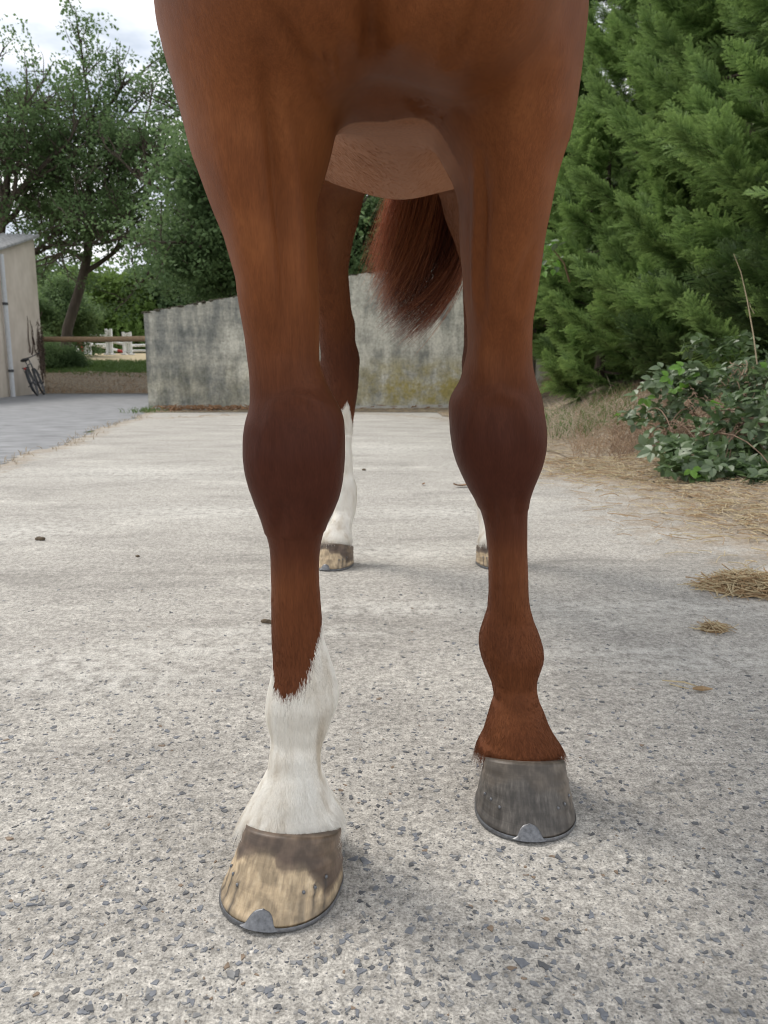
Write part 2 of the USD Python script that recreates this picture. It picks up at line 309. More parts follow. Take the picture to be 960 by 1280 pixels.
# stone chips set in the worn concrete: the larger near ones as pieces, the rest joined
CHIP = [simple('blue_grey_stone', (0.14, 0.148, 0.165), rough=0.6, var=.3, scale=120), simple('dark_stone', (0.09, 0.092, 0.098), rough=0.65, var=.3, scale=120), simple('grey_stone', (0.20, 0.20, 0.20), rough=0.7, var=.3, scale=120), simple('brown_stone', (0.19, 0.14, 0.10), rough=0.7, var=.3, scale=120)]
def chip(x, y, r, r_):
    k = r_.integers(5, 8)
    a = np.sort(r_.uniform(0, 2 * np.pi, k) * .35 + np.arange(k) * 2 * np.pi / k * .75 + r_.uniform(0, 6))
    rad = r * r_.uniform(.62, 1.15, k)
    el = r_.uniform(.45, .95); t = r_.uniform(0, np.pi)
    p = np.column_stack([np.cos(a) * rad, np.sin(a) * rad * el])
    p = p @ np.array([[math.cos(t), math.sin(t)], [-math.sin(t), math.cos(t)]])
    h = r * .10 + .0004
    tilt = r_.normal(0, .05, 2)
    top = np.column_stack([x + p[:, 0] * .86, y + p[:, 1] * .86, h + p @ tilt]); low = np.column_stack([x + p[:, 0], y + p[:, 1], np.full(k, -.003)])
    v = np.vstack([top, low])
    f = [(0, i, i + 1) for i in range(1, k - 1)] + [q for i in range(k) for q in ((i, k + i, k + (i + 1) % k), (i, k + (i + 1) % k, (i + 1) % k))]
    return trimesh.Trimesh(v, f, process=False)
r_ = np.random.default_rng(21)
hoof_at = [(-.117, .785, .085), (.1885, .941, .085), (-.156, 2.275, .08), (.345, 2.285, .08)]
big, small = [], [[], [], [], []]
tries = 0
chip_n = meshkit.fbm
while sum(map(len, small)) < 7000 and tries < 90000:
    tries += 1
    py = 1290 - 560 * r_.random() ** .62 if tries % 2 else r_.uniform(850, 1290)
    px = r_.uniform(-20, 980)
    g = ground_at(px, py)
    x, y = g[0], g[1]
    if any(math.hypot(x - a, y - b) < c for a, b, c in hoof_at): continue
    dens = float(meshkit.fbm(np.array([[x * 3.2, y * 3.2, 1.7]]))[0])
    lim = .33 * float(sstep(1.7, 1.2, y)) - .12 * float(sstep(1.5, 1.9, y)) + 1.5 * dens + .03 + .55 * float(sstep(.25, -.4, x) * sstep(.6, .75, y) * sstep(1.3, 1.0, y)) - .35 * float(sstep(.64, .50, y)) - .16 * float(sstep(.15, .45, x))
    if r_.random() > max(lim, .02): continue
    r = .0013 + .0055 * r_.random() ** 3.4 + (.0035 * r_.random() if r_.random() < .06 else 0)
    m = chip(x, y, r, r_)
    c = r_.choice(4, p=[.42, .24, .31, .03])
    d = y * CP + .55 * SP
    size = 2 * r * 960 / d
    if size > 9.0 and len(big) < 290: big.append((size, m, c))
    else: small[c].append(m)
for s, m, c in big:
    obj('stone_chip', m, CHIP[c], yard_o)
for c in range(4):
    obj('small_stone_chips', cat_meshes(small[c]), CHIP[c], yard_o, kind='stuff')

# ------------------------------------------------------------------ straw, dung, litter
STRAW = [simple('pale_straw', (0.44, 0.355, 0.215), rough=0.55, var=.25, scale=60), simple('brown_straw', (0.30, 0.20, 0.105), rough=0.7, var=.3, scale=60), simple('dead_grey_stalk', (0.34, 0.28, 0.20), rough=0.7, var=.3, scale=60)]
def straws(pos, length, width, lift, r_):
    n = len(pos)
    a = r_.uniform(0, 2 * np.pi, n); ln = length * r_.uniform(.35, 1.2, n)
    tz = r_.normal(0, lift, n)
    d = np.column_stack([np.cos(a), np.sin(a), tz]) * ln[:, None] * .5
    bend = r_.normal(0, .12, (n, 3)) * ln[:, None]; bend[:, 2] = np.abs(bend[:, 2]) * .5
    return np.stack([pos - d, pos + bend, pos + d], 1), width * r_.uniform(.5, 1.2, (n, 1)) * np.ones((n, 3))
r_ = np.random.default_rng(33)
for mi, (cnt, wd) in enumerate([(6200, .0030), (5600, .003), (3400, .003)]):
    P = []
    while len(P) < cnt:
        x, y = r_.uniform(-3.6, 3.2), r_.uniform(1.2, 13.5) if r_.random() < .35 else r_.uniform(1.8, 5.2)
        s = float(verge_side(np.array([x]), np.array([y]))[0])
        if s < -.25 and not (r_.random() < .012): continue
        if s < .30 and r_.random() > .5 * math.exp(-abs(s - .30) / .22): continue
        if y > 12.1 + .13 * (x + 3.75): continue
        P.append((x, y, float(height(x, y)) + .008))
    pts, w = straws(np.array(P), .11, wd, .10, r_)
    pts[:, :, 2] = np.maximum(pts[:, :, 2], height(pts[:, :, 0], pts[:, :, 1]) + .005)
    tag(curves('straw_litter', pts, w, STRAW[mi]), ['pale loose straw stalks strewn over the dirt verge', 'brown loose straw stalks strewn over the dirt verge', 'grey dead stalks strewn over the dirt verge'][mi], 'straw', kind='stuff')
def straw_heap(name, px, py, rx, ry, h, n, label, length=.09, mats=(0, 1), width=.0024):
    g = ground_at(px, py)
    t = thing(name, label, 'straw pile', (g[0], g[1], 0))
    v, f = trimesh.creation.icosphere(3, 1.0).vertices.copy(), trimesh.creation.icosphere(3, 1.0).faces
    v = v * (1 + .22 * meshkit.fbm(v * 2.5)[:, None]) * np.array([rx * .8, ry * .8, h * .75])
    v[:, 2] = np.maximum(v[:, 2], .001)
    obj('mound', (v, f), STRAW[1], t, smooth=True)
    for mi in mats:
        m = n if mi == 0 else int(n * .8)
        q = r_.normal(0, .42, (m, 2)); q = q[np.hypot(*q.T) < 1.15]
        z = h * np.clip(1 - np.hypot(*q.T) ** 2, 0, 1) * r_.uniform(.5, 1.05, len(q)) + .004
        pts, w = straws(np.column_stack([q[:, 0] * rx, q[:, 1] * ry, z]), length, width, .25, r_)
        pts[:, :, 2] = np.maximum(pts[:, :, 2], .003)
        curves('straw', pts, w, STRAW[mi], t, kind='stuff')
straw_heap('straw_pile', 938, 737, .135, .085, .034, 600, 'heap of yellow straw on the concrete at the right')
straw_heap('straw_tuft', 893, 788, .035, .022, .010, 60, 'small tuft of straw on the concrete below the heap', .05, width=.0016)
g = ground_at(856, 860)
t = thing('dry_husk', 'pale dry husk with a stalk lying on concrete near the grey hoof', 'husk', (g[0], g[1], .002))
obj('stalk', tube([(-.035, .022, .004), (0, .004, .008), (.028, -.016, .004)], [.0012, .0016, .001], 6), STRAW[0], t)
obj('stalk', tube([(-.026, .008, .003), (-.012, -.014, .006), (.0, -.018, .004)], [.0009, .0012, .0008], 6), STRAW[0], t)
obj('husk', tube([(.008, -.016, .004), (.024, -.020, .006), (.044, -.018, .004)], [.002, .005, .001], 6), STRAW[1], t)
DUNG = simple('dry_dung', (0.10, 0.075, 0.05), rough=0.95, var=.4, scale=90, bump=.8, bscale=150, bdist=.004)
def clod(px, py, r, n, name, label, cat):
    g = ground_at(px, py)
    t = thing(name, label, cat, (g[0], g[1], 0))
    for k in range(n):
        s = trimesh.creation.icosphere(2, 1.0)
        s.vertices *= (1 + .35 * meshkit.fbm(s.vertices * 1.7 + px + k)[:, None])
        s.apply_scale((r * (1 - .2 * k), r * .8 * (1 - .2 * k), r * .55)); s.apply_translation((k * r * 1.1, -k * r * .5, r * .42))
        obj('clod', s, DUNG, t, smooth=True)
clod(49, 675, .012, 2, 'dung_clod', 'dark clod of dung on concrete near the lane', 'dung')
clod(172, 696, .006, 1, 'dung_clod', 'tiny dark clod by itself on pale concrete left of the horse', 'dung')
clod(331, 778, .008, 3, 'dung_clod', 'crumbled brown clod beside the white-socked cannon', 'dung')
clod(455, 588, .011, 1, 'dung_clod', 'dark clod between the hind legs', 'dung')
LEAFB = simple('brown_dead_leaf', (0.22, 0.12, 0.06), rough=.8, var=.3, scale=50)
def dead_leaf(px, py, s, rot, name, label, z0=.006):
    g = ground_at(px, py)
    u = np.linspace(-1, 1, 7)
    w = np.sqrt(np.clip(1 - u ** 2, 0, 1)) * .38
    top = np.column_stack([u, w, .22 * u ** 2 + .12]); mid = np.column_stack([u, 0 * u, .2 * u ** 2]); bot = np.column_stack([u, -w, .22 * u ** 2 + .15])
    v = np.vstack([top, mid, bot]) * s
    f = [q for r0 in (0, 7) for i in range(6) for q in ((r0 + i, r0 + 7 + i, r0 + i + 1), (r0 + 7 + i, r0 + 8 + i, r0 + i + 1))]
    c, sn = math.cos(rot), math.sin(rot)
    v = np.column_stack([v[:, 0] * c - v[:, 1] * sn + g[0], v[:, 0] * sn + v[:, 1] * c + g[1], v[:, 2] + z0])
    tag(obj(name, (v, np.array(f)), LEAFB), label, 'leaf')
dead_leaf(578, 609, .05, .3, 'dead_leaf', 'curled brown leaf on concrete beside the right front knee')
dead_leaf(529, 607, .022, 1.3, 'dead_leaf', 'small brown leaf on concrete midway between the hind legs')
dead_leaf(756, 531, .09, .8, 'dead_leaf', 'reddish dead leaf on the straw below the hedge')
# dead brown leaves blown against the foot of the wall
P = []
for k in range(240):
    x = r_.uniform(-3.4, -2.0) if k < 190 else r_.uniform(-3.4, 1.2)
    P.append((x, 12.0 + .13 * (x + 3.75) - abs(r_.normal(0, .22)) - .05, .02 + .05 * r_.random()))
pts, w = straws(np.array(P), .16, .02, .3, r_)
tag(curves('leaf_drift', pts, w * np.array([.3, 1, .2]), LEAFB), 'drift of dead brown leaves at the foot of the wall', 'leaves', kind='stuff')

# ------------------------------------------------------------------ concrete wall
def wall_mat():
    n = {'g': ('geometry', {}), 'sx': ('separate_xyz', {}),
         'ms': ('mapping', {'scale': (1.0, 1.0, 0.26)}), 'mh': ('mapping', {'scale': (0.25, 0.25, 1.6)}),
         'ns': ('noise_texture', {'scale': 5.5, 'detail': 7.0, 'roughness': 0.68, 'distortion': 0.3}), 'nh': ('noise_texture', {'scale': 3.2, 'detail': 6.0, 'roughness': 0.65}), 'nb': ('noise_texture', {'scale': 1.4, 'detail': 6.0, 'roughness': 0.65}),
         'nf': ('noise_texture', {'scale': 26.0, 'detail': 6.0, 'roughness': 0.7}), 'nl': ('noise_texture', {'scale': 3.4, 'detail': 6.0, 'roughness': 0.7}),
         'a1': ('math', {'math_type': 'multiply_add', 'value2': 0.78}), 'a2': ('math', {'math_type': 'multiply_add', 'value2': 0.4, 'value3': -0.25}), 'a4': ('math', {'math_type': 'multiply_add', 'value2': 0.35}),
         'a3': ('math', {'math_type': 'add'}), 'zx': ('math', {'math_type': 'multiply_add', 'value2': 0.030, 'value3': 0.135}),
         'c': ('rgb_ramp', {'ramp': [(0.36, (0.085, 0.09, 0.085)), (0.50, (0.20, 0.200, 0.18)), (0.62, (0.345, 0.33, 0.28)), (0.76, (0.56, 0.53, 0.45))]}),
         'ly': ('rgb_ramp', {'ramp': [(0.0, (0.25,)*3), (0.06, (.9,)*3), (0.18, (1,)*3), (0.32, (.6,)*3), (0.44, (0,)*3)]}), 'lz': ('math', {'math_type': 'multiply', 'value2': 0.5}),
         'ln': ('rgb_ramp', {'ramp': [(0.38, (0,)*3), (0.58, (1,)*3)]}), 'lf': ('math', {'math_type': 'multiply'}), 'lx': ('rgb_ramp', {'ramp': [(0.0, (0.12,)*3), (0.42, (0.2,)*3), (0.52, (1,)*3)]}), 'lxm': ('math', {'math_type': 'multiply_add', 'value2': 0.125, 'value3': 0.5}), 'lf2': ('math', {'math_type': 'multiply'}),
         'm': ('mix', {'color2': (0.33, 0.27, 0.095)}),
         'sp': ('rgb_ramp', {'ramp': [(0.35, (0.66,)*3), (0.6, (1.1,)*3)]}), 'mm': ('mix', {'mix_type': 'multiply', 'fac': 0.85}), 'b': ('bump', {'strength': 0.7, 'distance': 0.012}),
         'p': ('principled_bsdf', {'roughness': 0.92, 'specular_ior_level': 0.15})}
    l = [('g.position', 'sx.vector'), ('g.position', 'ms.vector'), ('g.position', 'mh.vector'), ('ms.vector', 'ns.vector'), ('mh.vector', 'nh.vector'), ('g.position', 'nb.vector'), ('g.position', 'nf.vector'), ('g.position', 'nl.vector'),
         ('ns.fac', 'a1.value1'), ('nb.fac', 'a2.value1'), ('a2.value', 'a1.value3'), ('a1.value', 'a4.value3'), ('nh.fac', 'a4.value1'), ('a4.value', 'a3.value1'), ('sx.x', 'zx.value1'), ('zx.value', 'a3.value2'), ('a3.value', 'c.fac'),
         ('sx.z', 'lz.value1'), ('lz.value', 'ly.fac'), ('nl.fac', 'ln.fac'), ('ly.color', 'lf.value1'), ('ln.color', 'lf.value2'), ('sx.x', 'lxm.value1'), ('lxm.value', 'lx.fac'), ('lx.color', 'lf2.value2'), ('lf.value', 'lf2.value1'),
         ('c.color', 'm.color1'), ('lf2.value', 'm.fac'), ('nf.fac', 'sp.fac'), ('m.color', 'mm.color1'), ('sp.color', 'mm.color2'), ('mm.color', 'p.base_color'), ('nf.fac', 'b.height'), ('b.normal', 'p.normal')]
    return usdkit.material(stage, L + 'weathered_wall', n, l, surface='p.BSDF')
WALLM = wall_mat()
MOSS = simple('dark_wall_moss', (0.055, 0.05, 0.035), rough=1.0, spec=.05, var=.5, scale=30, bump=.6, bscale=90, bdist=.01)
WL, WR = np.array([-3.66, 12.05]), np.array([4.6, 13.35])
wdir = (WR - WL) / np.linalg.norm(WR - WL); wn = np.array([-wdir[1], wdir[0]])
wlen = np.linalg.norm(WR - WL)
wtop = lambda s: np.interp(s, [0, 1.45, 4.1, 9], [1.47, 1.74, 2.25, 2.85])
def wall_mesh():
    s = np.linspace(0, wlen, 260); tz = np.linspace(0, 1, 60)
    S, Tz = np.meshgrid(s, tz, indexing='ij')
    out = []
    n, k = S.shape
    for side in (0, 1):
        Zt = wtop(S) * Tz
        dep = (0 if side == 0 else .20)
        p = WL[None, None, :] + wdir * S[..., None] + wn * dep
        v = np.dstack([p, Zt]).reshape(-1, 3)
        bump = .014 * meshkit.fbm(v * 2.2) + .006 * meshkit.fbm(v * 9.0)
        v[:, :2] += (wn * (1 if side else -1))[None] * bump[:, None] * 1.0
        v[:, 2] = np.where(Tz.ravel() == 1, v[:, 2] + .008 * meshkit.fbm(v * 6.0), v[:, 2])
        out.append(v)
    V = np.vstack(out); i, j = np.meshgrid(np.arange(n - 1), np.arange(k - 1), indexing='ij')
    q = np.stack([i * k + j, (i + 1) * k + j, (i + 1) * k + j + 1, i * k + j + 1], -1).reshape(-1, 4)
    Fq = [q, q[:, ::-1] + n * k]
    a = np.arange(n - 1) * k + k - 1; Fq.append(np.stack([a, a + k, a + k + n * k, a + n * k], 1))
    for e in (0, n - 1):
        b = e * k + np.arange(k - 1); c = np.stack([b, b + 1, b + 1 + n * k, b + n * k], 1)
        Fq.append(c if e == 0 else c[:, ::-1])
    return V, np.vstack(Fq)
wall_t = thing('concrete_wall', 'weathered grey concrete wall with a sloping top behind the horse', 'wall')
obj('wall_slab', wall_mesh(), WALLM, wall_t, smooth=35)
cp = []
for k in range(420):
    s = r_.uniform(0, wlen)
    q = WL + wdir * s + wn * r_.uniform(-.015, .19)
    b = trimesh.creation.icosphere(1, 1.0); b.vertices *= (1 + .3 * r_.normal(0, .5, (len(b.vertices), 1)))
    b.apply_scale((r_.uniform(.02, .07), r_.uniform(.02, .05), r_.uniform(.008, .026))); b.apply_translation((q[0], q[1], wtop(s) + .004)); cp.append(b)
obj('moss_crust', cat_meshes(cp), MOSS, wall_t, kind='stuff')
foot = []
for a, b_, h in ((0.02, 4.1, .05), (4.1, wlen, .06)):
    p0 = WL + wdir * a; p1 = WL + wdir * b_
    m = box((0, -.07, -.02), (b_ - a - .004, -.008, h)); ang = math.atan2(wdir[1], wdir[0])
    m.apply_transform(trimesh.transformations.rotation_matrix(ang, [0, 0, 1])); m.apply_translation((p0[0], p0[1], 0)); foot.append(m)
obj('footing', cat_meshes(foot), simple('pale_footing', (.36, .34, .30), var=.25, scale=9, rough=.9), wall_t)
# ------------------------------------------------------------------ shed, pipe, bicycle, rail, jumps
RENDER = usdkit.material(stage, L + 'cream_render', {'g': ('geometry', {}), 'n': ('noise_texture', {'scale': 1.3, 'detail': 6.0, 'roughness': .65}), 'ms': ('mapping', {'scale': (2.2, 2.2, .25)}), 'n2': ('noise_texture', {'scale': 2.4, 'detail': 6.0, 'roughness': .7}), 'nf': ('noise_texture', {'scale': 45.0, 'detail': 3.0}),
    'sx': ('separate_xyz', {}), 'c': ('rgb_ramp', {'ramp': [(.3, (.46, .395, .33)), (.55, (.56, .49, .42)), (.8, (.64, .57, .50))]}), 'lo': ('rgb_ramp', {'ramp': [(0, (.55,)*3), (.12, (.2,)*3), (.3, (0,)*3)]}), 'zs': ('math', {'math_type': 'multiply', 'value2': .25}), 'lm': ('math', {'math_type': 'multiply', 'value2': 1.0}), 'm': ('mix', {'color2': (.13, .12, .085)}),
    'b': ('bump', {'strength': .6, 'distance': .01}), 'p': ('principled_bsdf', {'roughness': .92, 'specular_ior_level': .15})},
    [('g.position', 'n.vector'), ('g.position', 'ms.vector'), ('ms.vector', 'n2.vector'), ('g.position', 'nf.vector'), ('g.position', 'sx.vector'), ('n.fac', 'c.fac'), ('sx.z', 'zs.value1'), ('zs.value', 'lo.fac'), ('lo.color', 'lm.value1'), ('n2.fac', 'lm.value2'), ('lm.value', 'm.fac'), ('c.color', 'm.color1'), ('m.color', 'p.base_color'), ('nf.fac', 'b.height'), ('b.normal', 'p.normal')], surface='p.BSDF')
FIBRE = simple('fibre_cement_sheet', (.25, .25, .25), rough=.85, var=.3, scale=6)
shed = thing('shed', 'cream rendered shed with a grey corrugated roof at the left edge', 'shed')
CA, CB = at(57, 490, 22.4), at(0, 495, 18.3)                  # far corner of the lane-side wall; a nearer point of it
CA[2] = CB[2] = 0
sdir = (CB - CA) / np.linalg.norm(CB - CA); wout = np.array([-sdir[1], sdir[0], 0])       # along the wall towards us; out of the wall to the lane
if wout[0] < 0: wout = -wout
ZA = zat(297, 22.4); SLOPE = (zat(316, 18.3) - ZA) / np.linalg.norm(CB - CA)
SLEN, SDEP = 9.5, 7.0
def wallpt(s, out=0.0, z=0.0):
    p = CA + sdir * s + wout * out
    return np.array([p[0], p[1], z])
def shed_walls():
    n = 26
    def side(s0, o0, s1, o1):
        S, T_ = np.meshgrid(np.linspace(0, 1, n), np.linspace(0, 1, n), indexing='ij')
        ss = s0 + (s1 - s0) * S; oo = o0 + (o1 - o0) * S
        p = CA + sdir * ss[..., None] + wout * oo[..., None]
        p[..., 2] = -.05 + (ZA + SLOPE * ss + .05) * T_
        v = p.reshape(-1, 3)
        i, j = np.meshgrid(np.arange(n - 1), np.arange(n - 1), indexing='ij')
        q = np.stack([i * n + j, (i + 1) * n + j, (i + 1) * n + j + 1, i * n + j + 1], -1).reshape(-1, 4)
        return trimesh.Trimesh(v, np.vstack([q[:, [0, 1, 2]], q[:, [0, 2, 3]]]), process=False)
    return cat_meshes([side(0, 0, SLEN, 0), side(SLEN, 0, SLEN, -SDEP), side(SLEN, -SDEP, 0, -SDEP), side(0, -SDEP, 0, 0)])
obj('wall', shed_walls(), RENDER, shed)
# corrugated roof: its ribs run down the fall, towards the camera
nu, nv = 30, 260
U, V_ = np.meshgrid(np.linspace(-.25, SLEN + .3, nu), np.linspace(.10, -SDEP - .2, nv), indexing='ij')
rv = CA + sdir * U[..., None] + wout * V_[..., None]
rv[..., 2] = ZA + .06 + SLOPE * U + .026 * np.sin(V_ * 2 * np.pi / .177)
rv = rv.reshape(-1, 3)
i, j = np.meshgrid(np.arange(nu - 1), np.arange(nv - 1), indexing='ij')
rq = np.stack([i * nv + j, (i + 1) * nv + j, (i + 1) * nv + j + 1, i * nv + j + 1], -1).reshape(-1, 4)
rv2 = rv.copy(); rv2[:, 2] -= .05
N_ = len(rv)
edge = np.r_[np.arange(0, N_, nv), np.arange(N_ - nv, N_)[1:], np.arange(nv - 1, N_, nv)[::-1][1:], np.arange(0, nv)[::-1][1:]]
eq = np.stack([edge[:-1], edge[1:], edge[1:] + N_, edge[:-1] + N_], 1)
obj('roof', (np.vstack([rv, rv2]), np.vstack([rq, rq[:, ::-1] + N_, eq])), FIBRE, shed, smooth=30)
PVC = simple('pale_grey_pipe', (.50, .51, .53), rough=.4, var=.08)
DARKM = simple('dark_band', (.06, .06, .065), rough=.5)
ps = 3.45
dp = thing('drainpipe', 'pale grey plastic drainpipe down the cream shed wall', 'drainpipe')
obj('pipe', tube([wallpt(ps, .09, z) for z in (-.02, .9, 1.8, ZA + SLOPE * ps - .1)], .055, 12), PVC, dp, smooth=40)
for z in (.62, 2.2):
    c = trimesh.creation.cylinder(.066, .06, sections=14); c.apply_translation(wallpt(ps, .09, z)); obj('collar', c, DARKM, dp, smooth=40)

# dead creeper on the shed's corner
TWIG = simple('dead_creeper', (.085, .06, .045), rough=.95, var=.3)
cr = thing('dead_creeper', 'dead dark creeper stems clinging to the corner of the shed', 'creeper')
r_ = np.random.default_rng(5)
for k in range(16):
    b0 = r_.uniform(.02, .45) if k < 10 else r_.uniform(.45, 1.6)
    z0 = r_.uniform(0, .8) if k < 8 else r_.uniform(.9, 1.5); z1 = z0 + r_.uniform(.4, 1.1); sw_ = r_.normal()
    p = [wallpt(max(.01, b0 + .05 * math.sin(t * 9 + k) + .2 * sw_ * t), .02 + .015 * r_.random(), z0 + (z1 - z0) * t) for t in np.linspace(0, 1, 8)]
    obj('stem', tube(p, np.linspace(.022, .005, 8), 5), TWIG, cr)
pts, w = straws(np.array([wallpt(abs(r_.normal(0, .3)), .04, r_.normal(1.15, .38)) for k in range(170)]), .12, .018, 1.2, r_)
curves('withered_leaves', pts, w, TWIG, cr, kind='stuff')

# bicycle leaning on the shed, seen from behind
BLK = simple('black_rubber', (.028, .028, .03), rough=.7); FRM = simple('dull_grey_frame', (.055, .058, .065), rough=.4, metal=.3); CHR = simple('dull_chrome', (.16, .16, .17), rough=.3, metal=.8)
bike = thing('bicycle', 'old dark bicycle leaning against the cream shed wall', 'bicycle', at(47, 494, 19.7) * np.array([1, 1, 0]))
lean = math.radians(17); head = math.radians(-15)
Rb = trimesh.transformations.rotation_matrix(-head, [0, 0, 1]) @ trimesh.transformations.rotation_matrix(-lean, [0, 1, 0])
def bk(name, ms, mat, parent=bike, smooth=40):
    m = cat_meshes(ms if isinstance(ms, list) else [ms]); m.apply_transform(Rb); return obj(name, m, mat, parent, smooth=smooth)
def ringm(cy, cz, R, r):
    a = np.linspace(0, 2 * np.pi, 33); return tube(np.column_stack([0 * a, cy + R * np.cos(a), cz + R * np.sin(a)]), r, 8, cap=False)
for cy in (0.0, 1.05):
    w_ = bk('wheel', ringm(cy, .34, .318, .027), BLK)
    bk('rim', ringm(cy, .34, .295, .012), CHR, w_)
    bk('spokes', [tube([(.02 * (-1) ** k, cy, .34), (0, cy + .29 * math.cos(a), .34 + .29 * math.sin(a))], .0025, 4) for k, a in enumerate(np.linspace(0, 2 * np.pi, 19)[:-1])], CHR, w_)
    c = trimesh.creation.cylinder(.025, .1, sections=10); c.apply_transform(trimesh.transformations.rotation_matrix(np.pi / 2, [0, 1, 0])); c.apply_translation((0, cy, .34)); bk('hub', c, CHR, w_)
def arc(cy, a0, a1):
    a = np.linspace(a0, a1, 14); return cat_meshes([tube(np.column_stack([np.full(14, x), cy + .36 * np.cos(a), .34 + .36 * np.sin(a)]), .012, 6) for x in (-.022, -.008, .008, .022)])
bk('mudguard', arc(0, math.radians(60), math.radians(215)), FRM); bk('mudguard', arc(1.05, math.radians(30), math.radians(160)), FRM)
bb, st, hd, hl = (0, .44, .28), (0, .28, .78), (0, .88, .86), (0, .92, .70)
bk('frame', [tube([bb, st], .016), tube([st, hd], .015), tube([bb, hl], .018), tube([hd, hl], .019), tube([(.03, 0, .34), (.02, .42, .28)], .010), tube([(-.03, 0, .34), (-.02, .42, .28)], .010), tube([(.03, 0, .34), (.015, .27, .76)], .008), tube([(-.03, 0, .34), (-.015, .27, .76)], .008)], FRM)
bk('fork', [tube([(s * .04, .92, .70), (s * .05, .99, .5), (s * .05, 1.05, .34)], .011) for s in (-1, 1)] + [tube([(-.04, .92, .70), (.04, .92, .70)], .014)], FRM)
bk('handlebar', [tube([(-.31, .72, 1.03), (-.26, .80, 1.03), (-.08, .86, 1.0), (.08, .86, 1.0), (.26, .80, 1.03), (.31, .72, 1.03)], .013, 8), tube([(0, .87, .84), (0, .86, 1.0)], .014)], CHR)
for s in (-1, 1): bk('grip', tube([(s * .275, .78, 1.03), (s * .32, .70, 1.03)], .019, 8), BLK)
sd = trimesh.creation.icosphere(3, 1.0); sd.vertices *= np.array([.11, .14, .045]); sd.vertices[:, 0] *= np.where(sd.vertices[:, 1] > 0, np.clip(1 - sd.vertices[:, 1] / .14 * .75, .2, 1), 1)
sd.apply_translation((0, .24, .93)); bk('saddle', sd, BLK, smooth=True); bk('seat_post', tube([st, (0, .25, .92)], .013), CHR)
bk('luggage_rack', [tube([(s * .07, -.22, .73), (s * .07, .24, .73)], .007) for s in (-1, 1)] + [tube([(-.07, y_, .73), (.07, y_, .73)], .006) for y_ in (-.22, -.08, .07, .2)] + [tube([(s * .07, -.1, .73), (s * .05, 0, .36)], .006) for s in (-1, 1)], FRM)
lm = trimesh.creation.icosphere(2, .03); lm.apply_translation((0, -.25, .70)); bk('rear_light', lm, simple('red_reflector', (.3, .03, .025), rough=.3), smooth=True)
for s in (-1, 1): bk('pedal', box((s * .13 - .045, .44 + s * .12 - .03, .28 - .01), (s * .13 + .045, .44 + s * .12 + .03, .29)), BLK)
bk('crank', [tube([(s * .07, .44, .28), (s * .08, .44 + s * .12, .285)], .01) for s in (-1, 1)] + [ringm(.44, .28, .09, .006)], CHR)

# rail across the gap behind the lane
WOOD = simple('weathered_rail_wood', (.27, .185, .11), rough=.8, var=.3, scale=8, stretch=(.3, 3, 6))
rail = thing('wooden_rail', 'long brown wooden rail between the shed and the wall', 'rail')
ry = 21.0
a_, b_ = at(46, 424, ry + 1.6), at(215, 423, ry - .5)
obj('rail', tube([a_, (a_ + b_) / 2 + np.array([0, 0, -.015]), b_], .075, 10), WOOD, rail, smooth=40)
for px, yy2 in ((47, ry + 1.55), (214, ry - .42)):
    q = at(px, 423, yy2); obj('post', tube([(q[0], q[1] + .11, -.1), (q[0], q[1] + .11, q[2] + .12)], .07, 10), WOOD, rail, smooth=40)

# show-jumping stands in the arena
WHITE = simple('white_jump_paint', (.78, .78, .77), rough=.5, var=.08); REDP = simple('red_jump_paint', (.42, .05, .04), rough=.5); BLUE = simple('blue_jump_paint', (.07, .15, .33), rough=.5)
JY = 36.5
jz = lambda x, y: float(height(x, y)) + .008
def stand(px, wpx, py_top, label):
    x0, x1 = at(px - wpx / 2, 438, JY)[0], at(px + wpx / 2, 438, JY)[0]
    zb = jz((x0 + x1) / 2, JY); zt_ = zat(py_top, JY)
    t = thing('jump_stand', label, 'jump stand', ((x0 + x1) / 2, JY, zb), group=None)
    hw, h = (x1 - x0) / 2, zt_ - zb
    for s in (-1, 1): obj('upright', box((s * hw - .045, -.05, 0), (s * hw + .045, .05, h)), WHITE, t)
    n = max(2, int(hw / .07))
    for k in range(n):
        xx = -hw + .06 + (2 * hw - .12) * (k + .5) / n; obj('slat', box((xx - .035, -.02, .12), (xx + .035, .02, h * .92)), WHITE, t)
    for z in (.1, h * .5, h * .9): obj('crossbar', box((-hw + .046, -.03, z), (hw - .046, .03, z + .07)), WHITE, t)
    for s in (-1, 1): obj('foot', box((s * hw - .05, -.35, .0), (s * hw + .05, .35, .07)), WHITE, t)
    return t
stand(110, 6.5, 417, 'white jump stand furthest left in the sand arena')
stand(137, 6.0, 411, 'tall narrow white jump stand in the middle of the arena')
stand(159.5, 9.0, 415, 'broad white jump stand nearest the concrete wall')
def pole(px0, py0, px1, py1, y, mat, label, bands=()):
    p, q = at(px0, py0, y), at(px1, py1, y)
    t = thing('jump_pole', label, 'pole', p)
    obj('pole', tube([p - p, q - p], .06, 10), mat, t, smooth=40)
    for a, b, m in bands: obj('band', tube([(q - p) * a, (q - p) * b], .066, 10), m, t, smooth=40)
pole(76, 420.5, 134, 419.5, JY + .15, WHITE, 'highest white pole between the two left jump stands')
pole(80, 431, 134, 431, JY + .15, WHITE, 'white pole lying level below the highest one', ((.28, .45, REDP),))
pole(139, 427, 157, 430.5, JY + .1, WHITE, 'slanting white pole between middle and broad jump stands')
pole(113, 430, 156, 440, JY + .3, WHITE, 'white pole slanting down to the sand with red end', ((.8, 1, REDP),))
pole(163, 432, 215, 431, JY + .2, WHITE, 'upper white pole running behind the concrete wall')
pole(163, 438.5, 215, 438.5, JY + .2, WHITE, 'lower white pole running behind the concrete wall')
